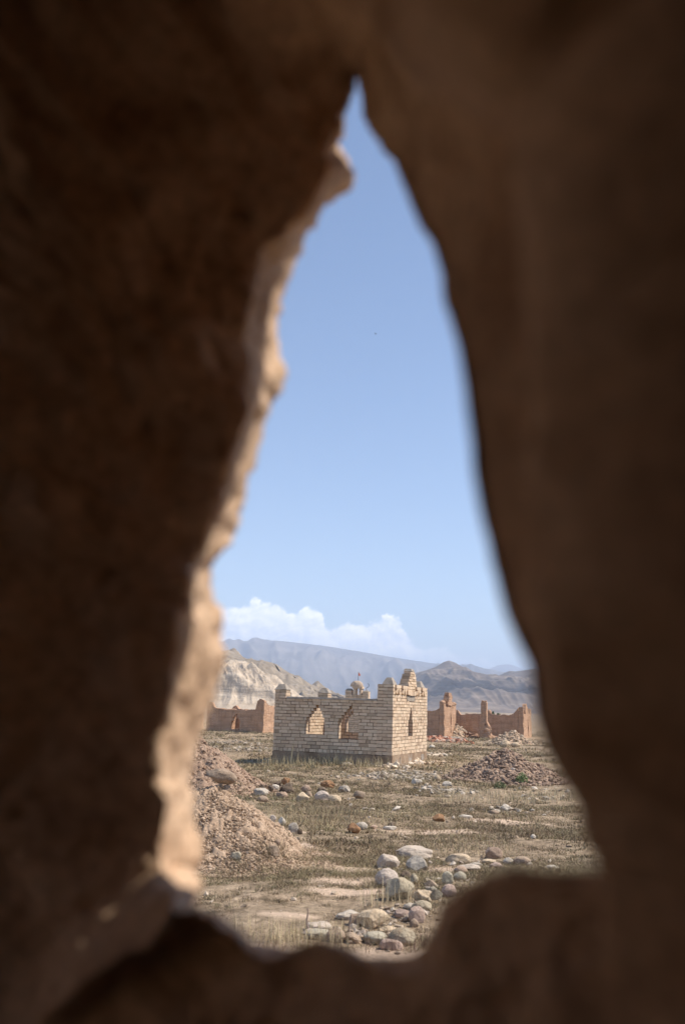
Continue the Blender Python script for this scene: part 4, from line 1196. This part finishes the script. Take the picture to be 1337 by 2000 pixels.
def paired(P, Q, n):
    P = np.array(P, float); Q = np.array(Q, float); d = np.concatenate([[0], np.cumsum(np.hypot(*np.diff(P, axis=0).T))])
    t = np.linspace(0, d[-1], n)
    return np.stack([np.interp(t, d, P[:, 0]), np.interp(t, d, P[:, 1])], -1), np.stack([np.interp(t, d, Q[:, 0]), np.interp(t, d, Q[:, 1])], -1)

NOUT = np.array([math.sin(R(24)), math.cos(R(24)), 0.0])          # outward normal of the wall
PO = atd(420, 1150, 1.0)                                          # a point of its outer face
def on_outer(px, py, off=0.0):
    d = ray(px, py)
    k = (np.dot(PO + NOUT * off - EYE, NOUT)) / np.dot(d, NOUT)
    return EYE + d * k

def chamber():
    nl, nb, nr_ = 300, 130, 260
    Bl, Al = paired(LB, LA, nl)
    Bb = resample(BT, nb); Br = resample(RT, nr_)
    B = np.concatenate([Bl, Bb, Br]); Aa = np.concatenate([Al, Bb, Br])
    N = len(B)
    kind = np.concatenate([np.zeros(nl), np.ones(nb), np.full(nr_, 2)])
    # smooth weight: 1 on the left reveal, 0 on right and bottom
    wl = np.concatenate([np.clip(np.linspace(9, .6, nl), 0, 1), np.linspace(.6, 0, nb) ** 2 , np.concatenate([np.zeros(nr_ - 40), np.linspace(0, 1, 40) ** 1.5])])
    c = np.array([690., 1050.])
    def radial(P, k): return c + (P - c) * k
    # depth of the near silhouette
    dn_ = np.concatenate([np.full(nl, .55), np.linspace(.77, .55, nb) ** 1.0, np.concatenate([np.full(150, .54), np.linspace(.54, .84, nr_ - 150)])])
    dn_ = np.where(kind == 1, .56 + .16 * np.linspace(1, 0, N - nl - nr_).mean() * 0 + 0, dn_) if False else dn_
    rings = []
    def path(pts, n):
        pts = np.array(pts, float); t = np.linspace(0, 1, n)
        return np.stack([np.interp(t, pts[:, 0], pts[:, 1]), np.interp(t, pts[:, 0], pts[:, 2])], -1)
    F1 = np.concatenate([path([(0, 560, -190), (.3, -104, -190), (1, -104, 2150)], nl), path([(0, -104, 2190), (1, 1450, 2190)], nb), path([(0, 1450, 2150), (.74, 1450, -190), (1, 800, -190)], nr_)])
    # ring list from room side to outside; each is an array of 3-D points
    sil = np.array([on_outer(*B[i], off=-.02) if False else EYE for i in range(N)])
    for i in range(N):
        po = on_outer(B[i][0], B[i][1], -.015)
        pnr = atd(B[i][0], B[i][1], dn_[i])
        sil[i] = po * wl[i] + pnr * (1 - wl[i])
    aa = np.zeros((N, 3))
    for i in range(N):
        po = on_outer(Aa[i][0], Aa[i][1], -.12)
        aa[i] = po * wl[i] + atd(*(radial(B[i], 1.03 if kind[i] else 1.0) + np.array([14 * (kind[i] == 2), 0])), dn_[i] - .012) * (1 - wl[i])
    fr = np.zeros((N, 3))
    for i in range(N):
        dd = .85 - .48 * sstep(250, 1050, F1[i][0])
        if kind[i] == 1: dd = np.interp(F1[i][0], [-104, 300, 900, 1450], [.88, .80, .62, .51])
        elif F1[i][0] > 1000: dd = np.interp(F1[i][1], [1200, 1650, 2150], [.37, .44, .51])
        else: dd += .03 * sstep(1500, 2150, F1[i][1])
        fr[i] = atd(F1[i][0], F1[i][1], dd)
    def lerp(a, b, t): return a * (1 - t) + b * t
    midA = lerp(aa, fr, .35) + 0
    # a far frame of the inner face: a big rectangle lying in a plane parallel to the outer face
    inner = np.zeros((N, 3)); outer = np.zeros((N, 3))
    UT = np.array([NOUT[1], -NOUT[0], 0])
    ctr_in = EYE + FW * .0
    for i in range(N):
        v = F1[i] - c
        vx, vz = v[0] / 690, -v[1] / 1080
        k = 1 / max(abs(vx), abs(vz))
        X_, Z_ = vx * k * (1.75 if vx < 0 else 3.25), 1.5 + vz * k * 1.75
        base = PO - NOUT * .47
        base = base - UT * np.dot(base, UT)
        inner[i] = np.array([0, 0, Z_]) + base * np.array([1, 1, 0]) + UT * X_
        base = PO - UT * np.dot(PO, UT)
        outer[i] = np.array([0, 0, Z_]) + base * np.array([1, 1, 0]) + UT * X_
    # outside lip: the mouth widens outwards
    lip = np.zeros((N, 3)); flare = np.zeros((N, 3))
    for i in range(N):
        k = 1.0 + .03 * wl[i] + .22 * (1 - wl[i])
        q = radial(B[i], k)
        if kind[i] == 1: q = B[i] + np.array([(B[i][0] - 690) * .1, 60 * (1 - wl[i]) + 18])
        if kind[i] == 2: q = B[i] + np.array([(B[i][0] - 690) * .2 + 55, (B[i][1] - 1050) * .1])
        if kind[i] == 0: q = q + np.array([-16, 0])
        lip[i] = on_outer(q[0], q[1], -.004 * (kind[i] == 2))
        flare[i] = lerp(lip[i], outer[i], .12)
    prof = [(inner, 0), (lerp(inner, fr, .6), 5), (fr, 6), (midA, 14), (lerp(midA, aa, .6), 10), (aa, 10), (lerp(aa, sil, .5), 8), (sil, 8), (lerp(sil, lip, .5), 8), (lip, 6), (flare, 4), (outer, 6)]
    rows = []
    for k in range(len(prof)):
        p1 = prof[k][0]
        if k == 0: rows.append(p1); continue
        n = prof[k][1]
        p0 = prof[k - 1][0]; pm = prof[max(k - 2, 0)][0]; p2 = prof[min(k + 1, len(prof) - 1)][0]
        for j in range(1, n + 1):
            t = j / n
            # cubic hermite with damped tangents
            m0 = (p1 - pm) * .30; m1 = (p2 - p0) * .30
            far = max(np.abs(p1 - p0).max(), 0) > .8
            if far: m0 = m1 = (p1 - p0)
            h = (2 * t ** 3 - 3 * t ** 2 + 1) * p0 + (t ** 3 - 2 * t ** 2 + t) * m0 + (-2 * t ** 3 + 3 * t ** 2) * p1 + (t ** 3 - t ** 2) * m1
            rows.append(h)
    G = np.array(rows)
    # roughness: mud lumps; stronger on the body, gentle at the silhouette
    flat = G.reshape(-1, 3)
    amp = np.zeros(len(rows)); 
    idx = np.cumsum([1] + [p[1] for p in prof[1:]])
    for r in range(len(rows)):
        amp[r] = np.interp(r, [0, idx[1], idx[3], idx[5], idx[6], idx[7], idx[8], idx[10], idx[11]], [.015, .012, .008, .006, .004, .0014, .003, .010, .02])
    dsp = np.stack([fbm(flat[:, 0] * 13 + k * 41, flat[:, 1] * 13, flat[:, 2] * 13, 4, .55) for k in range(3)], -1).reshape(G.shape)
    dsp2 = np.stack([fbm(flat[:, 0] * 46 + k * 41, flat[:, 1] * 46, flat[:, 2] * 46, 3, .6) for k in range(3)], -1).reshape(G.shape)
    calm = np.where(kind == 2, .45, 1.0)[None, :, None]
    G = G + calm * dsp * amp[:, None, None] + dsp2 * (amp * .25)[:, None, None] + dsp2 * np.interp(np.arange(len(rows)), [idx[4], idx[5], idx[7], idx[8], idx[9]], [0, .002, .005, .002, 0])[:, None, None] * wl[None, :, None]
    V = G.reshape(-1, 3)
    F = grid_faces(len(rows), N, True)
    Vs = [V]; Fs = [F]; k = len(V)
    # the rest of the chamber, one body of mud with the pierced wall: side walls, roof and back wall; the side doorway is added to let in light
    base_in = PO - NOUT * .45; base_in = base_in - UT * np.dot(base_in, UT); base_in[2] = 0
    def box(s0, s1, n0, n1, z0, z1):
        nonlocal k
        q = []
        for z in (z0, z1):
            for s, n_ in ((s0, n0), (s1, n0), (s1, n1), (s0, n1)):
                q.append(base_in + UT * s + NOUT * n_ + np.array([0, 0, z]))
        Vs.append(np.array(q)); Fs.append(BOXF + k); k += 8
    zt = 3.2; BK = -3.8
    box(-1.75, -1.4, BK, FILL_DOOR[0], -.6, zt); box(-1.75, -1.4, FILL_DOOR[1], .02, -.6, zt); box(-1.74, -1.41, FILL_DOOR[0], FILL_DOOR[1], FILL_DOOR[2], zt)
    box(2.9, 3.25, BK, .02, -.6, zt); box(-1.39, 2.89, BK, BK + .35, -.6, zt)
    box(-1.75, 3.25, BK, .43, zt - .002, zt + .25)
    box(-5.0, -4.65, -4.5, 1.2, -.6, 2.7)              # unseen wall added to bounce warm sunlight in through the doorway
    o = mk('mud_chamber', np.concatenate(Vs), np.concatenate(Fs), M['wall'], smooth=False)
    me = o.data; sm = np.zeros(len(me.polygons), bool); sm[:len(F)] = True
    me.polygons.foreach_set('use_smooth', sm)
    tag(o, 'dark mud wall in the foreground pierced by a tall ragged opening', 'wall')
FILL_DOOR = (-1.15, -.03, 2.35)  # opening added in the left side wall to brighten the right jamb
chamber()

# ------------------------------------------------------------------ haze
hz = Boxes(); hz.add((-9000, -30, -14), (9000, 14500, 640))
hm = bpy.data.materials.new('haze_air'); hm.use_nodes = True
nt = hm.node_tree; nt.nodes.clear()
out = nt.nodes.new('ShaderNodeOutputMaterial'); pv = nt.nodes.new('ShaderNodeVolumePrincipled')
pv.inputs['Color'].default_value = (.64, .77, 1.0, 1); pv.inputs['Density'].default_value = .00018; pv.inputs['Anisotropy'].default_value = 0.0
nt.links.new(pv.outputs[0], out.inputs['Volume'])
ho = mk('haze', np.concatenate(hz.V), np.concatenate(hz.F), hm); tag(ho, kind='stuff')

# ------------------------------------------------------------------ light
SUN_EL = 54
sun_dir = np.array([math.cos(R(SUN_EL)) * math.cos(R(0)), math.cos(R(SUN_EL)) * math.sin(R(0)), math.sin(R(SUN_EL))])   # towards the sun: from the right
sl = bpy.data.lights.new('sun', 'SUN'); sl.energy = 4.3; sl.angle = R(.53); sl.color = (1.0, .90, .76)
so = bpy.data.objects.new('sun', sl); COL.objects.link(so)
from mathutils import Vector, Matrix
so.rotation_euler = Vector(sun_dir).to_track_quat('Z', 'Y').to_euler()
so.location = (20, 0, 30)

w = bpy.data.worlds.new('World'); sc.world = w; w.use_nodes = True
nt = w.node_tree; nt.nodes.clear()
wo = nt.nodes.new('ShaderNodeOutputWorld')
sky = nt.nodes.new('ShaderNodeTexSky'); sky.sky_type = 'NISHITA'; sky.sun_disc = False
sky.sun_elevation = R(SUN_EL); sky.sun_rotation = math.atan2(sun_dir[0], sun_dir[1])
sky.altitude = 1600; sky.air_density = 1.0; sky.dust_density = 1.0; sky.ozone_density = 1.8
bs = nt.nodes.new('ShaderNodeBackground'); bs.inputs['Strength'].default_value = .12
nt.links.new(sky.outputs[0], bs.inputs['Color'])
# cumulus low over the mountains, by direction
tc = nt.nodes.new('ShaderNodeTexCoord')
sx = nd(nt, 'ShaderNodeSeparateXYZ', {0: tc.outputs['Generated']})
az = mth(nt, 'ARCTAN2', sx.outputs[0], sx.outputs[1])
el = mth(nt, 'ARCSINE', sx.outputs[2])
def azel(px, py):
    d = ray(px, py); d = d / np.linalg.norm(d); return math.atan2(d[0], d[1]), math.asin(d[2])
tops = [(-600, 1230), (-300, 1180), (0, 1215), (250, 1190), (380, 1182), (425, 1176), (450, 1182), (474, 1185), (495, 1174), (520, 1172), (545, 1177), (572, 1196), (585, 1194), (597, 1183), (610, 1184), (628, 1197), (645, 1214), (668, 1212), (682, 1205), (700, 1207), (725, 1209), (745, 1208), (768, 1206), (783, 1218), (797, 1238), (815, 1258), (835, 1270), (852, 1266), (868, 1262), (890, 1270), (905, 1278), (930, 1284), (960, 1296), (1000, 1310), (1150, 1330), (1300, 1240), (1500, 1215), (1800, 1260)]
pts = [azel(px_, py_ + 5) for px_, py_ in tops]
A0, A1 = pts[0][0], pts[-1][0]; E0, E1 = -.02, .2
fc = nt.nodes.new('ShaderNodeFloatCurve')
cv = fc.mapping.curves[0]
fc.mapping.use_clip = False
P01 = [((a_ - A0) / (A1 - A0), (e_ - E0) / (E1 - E0)) for a_, e_ in pts]
cv.points[0].location = P01[0]; cv.points[1].location = P01[-1]
for q in P01[1:-1]: cv.points.new(*q)
for q in cv.points: q.handle_type = 'AUTO'
fc.mapping.update()
azn = mth(nt, 'DIVIDE', mth(nt, 'SUBTRACT', az, A0), A1 - A0)
nt.links.new(azn, fc.inputs['Value'])
topel = mth(nt, 'ADD', mth(nt, 'MULTIPLY', fc.outputs[0], E1 - E0), E0)
def cloud_density(da, de):
    a2 = mth(nt, 'ADD', az, da); e2 = mth(nt, 'ADD', el, de)
    cv_ = nd(nt, 'ShaderNodeCombineXYZ', {0: mth(nt, 'MULTIPLY', a2, 1.0), 1: mth(nt, 'MULTIPLY', e2, 1.15), 2: .3}).outputs[0]
    wob = nd(nt, 'ShaderNodeTexNoise', {'Vector': cv_, 'Scale': 90.0, 'Detail': 3.0})
    cw = nd(nt, 'ShaderNodeVectorMath', {0: cv_}, operation='ADD')
    sc_ = nd(nt, 'ShaderNodeVectorMath', {0: wob.outputs['Color']}, operation='SCALE'); sc_.inputs['Scale'].default_value = .012
    nt.links.new(sc_.outputs[0], cw.inputs[1])
    acc = None
    for s_, w_ in ((42, .55), (95, .3), (210, .15), (430, .07)):
        vz = nd(nt, 'ShaderNodeTexVoronoi', {'Vector': cw.outputs[0], 'Scale': float(s_)}, feature='SMOOTH_F1')
        t_ = mth(nt, 'MULTIPLY', mth(nt, 'SUBTRACT', .55, vz.outputs['Distance']), w_)
        acc = t_ if acc is None else mth(nt, 'ADD', acc, t_)
    big = mth(nt, 'MULTIPLY', mth(nt, 'SUBTRACT', noise(nt, cv_, 30, 4), .5), .25)
    rel = mth(nt, 'DIVIDE', mth(nt, 'SUBTRACT', topel, e2), .030)      # 0 at the cloud top, growing downwards
    return mth(nt, 'ADD', mth(nt, 'ADD', acc, big), rel), rel
dens, rel = cloud_density(0.0, 0.0)
densl, _r2 = cloud_density(.0035, .0045)
cov = nd(nt, 'ShaderNodeMapRange', {'Value': dens, 'From Min': .02, 'From Max': .22}, interpolation_type='SMOOTHSTEP').outputs[0]
fade = nd(nt, 'ShaderNodeMapRange', {'Value': rel, 'From Min': .3, 'From Max': 2.6, 'To Min': 1.0, 'To Max': .45}).outputs[0]
# fainter to the right, where only wisps are left
rfade = nd(nt, 'ShaderNodeMapRange', {'Value': az, 'From Min': azel(790, 1240)[0], 'From Max': azel(850, 1280)[0], 'To Min': 1.0, 'To Max': .5}).outputs[0]
cov = mth(nt, 'MULTIPLY', mth(nt, 'MULTIPLY', cov, fade), rfade, clamp=True)
lit = nd(nt, 'ShaderNodeMapRange', {'Value': mth(nt, 'SUBTRACT', dens, densl), 'From Min': -.02, 'From Max': .30, 'To Min': 0.0, 'To Max': 1.0}).outputs[0]
ccol = mixc(nt, lit, (.62, .68, .80), (1.0, .985, .97))
bc = nt.nodes.new('ShaderNodeBackground'); nt.links.new(ccol, bc.inputs['Color']); bc.inputs['Strength'].default_value = 1.25
ms = nt.nodes.new('ShaderNodeMixShader')
nt.links.new(cov, ms.inputs[0]); nt.links.new(bs.outputs[0], ms.inputs[1]); nt.links.new(bc.outputs[0], ms.inputs[2])
nt.links.new(ms.outputs[0], wo.inputs['Surface'])

# ------------------------------------------------------------------ camera object
cam = bpy.data.cameras.new('camera'); co = bpy.data.objects.new('camera', cam); COL.objects.link(co)
cam.sensor_fit = 'VERTICAL'; cam.sensor_height = 36; cam.sensor_width = 24; cam.lens = 35
cam.clip_start = .01; cam.clip_end = 40000
m = Matrix(((RX[0], UP[0], -FW[0], EYE[0]), (RX[1], UP[1], -FW[1], EYE[1]), (RX[2], UP[2], -FW[2], EYE[2]), (0, 0, 0, 1)))
co.matrix_world = m
cam.dof.use_dof = True; cam.dof.focus_distance = 24.0; cam.dof.aperture_fstop = 2.8
sc.camera = co
sc.view_settings.view_transform = 'Standard'; sc.view_settings.look = 'None'
sc.view_settings.exposure = 0.6; sc.view_settings.gamma = 1
sc.render.film_transparent = False
sc.cycles.use_denoising = True
sc.cycles.use_adaptive_sampling = True; sc.cycles.adaptive_threshold = .025
sc.cycles.max_bounces = 8; sc.cycles.diffuse_bounces = 5; sc.cycles.volume_bounces = 1
sc.cycles.caustics_reflective = False; sc.cycles.caustics_refractive = False
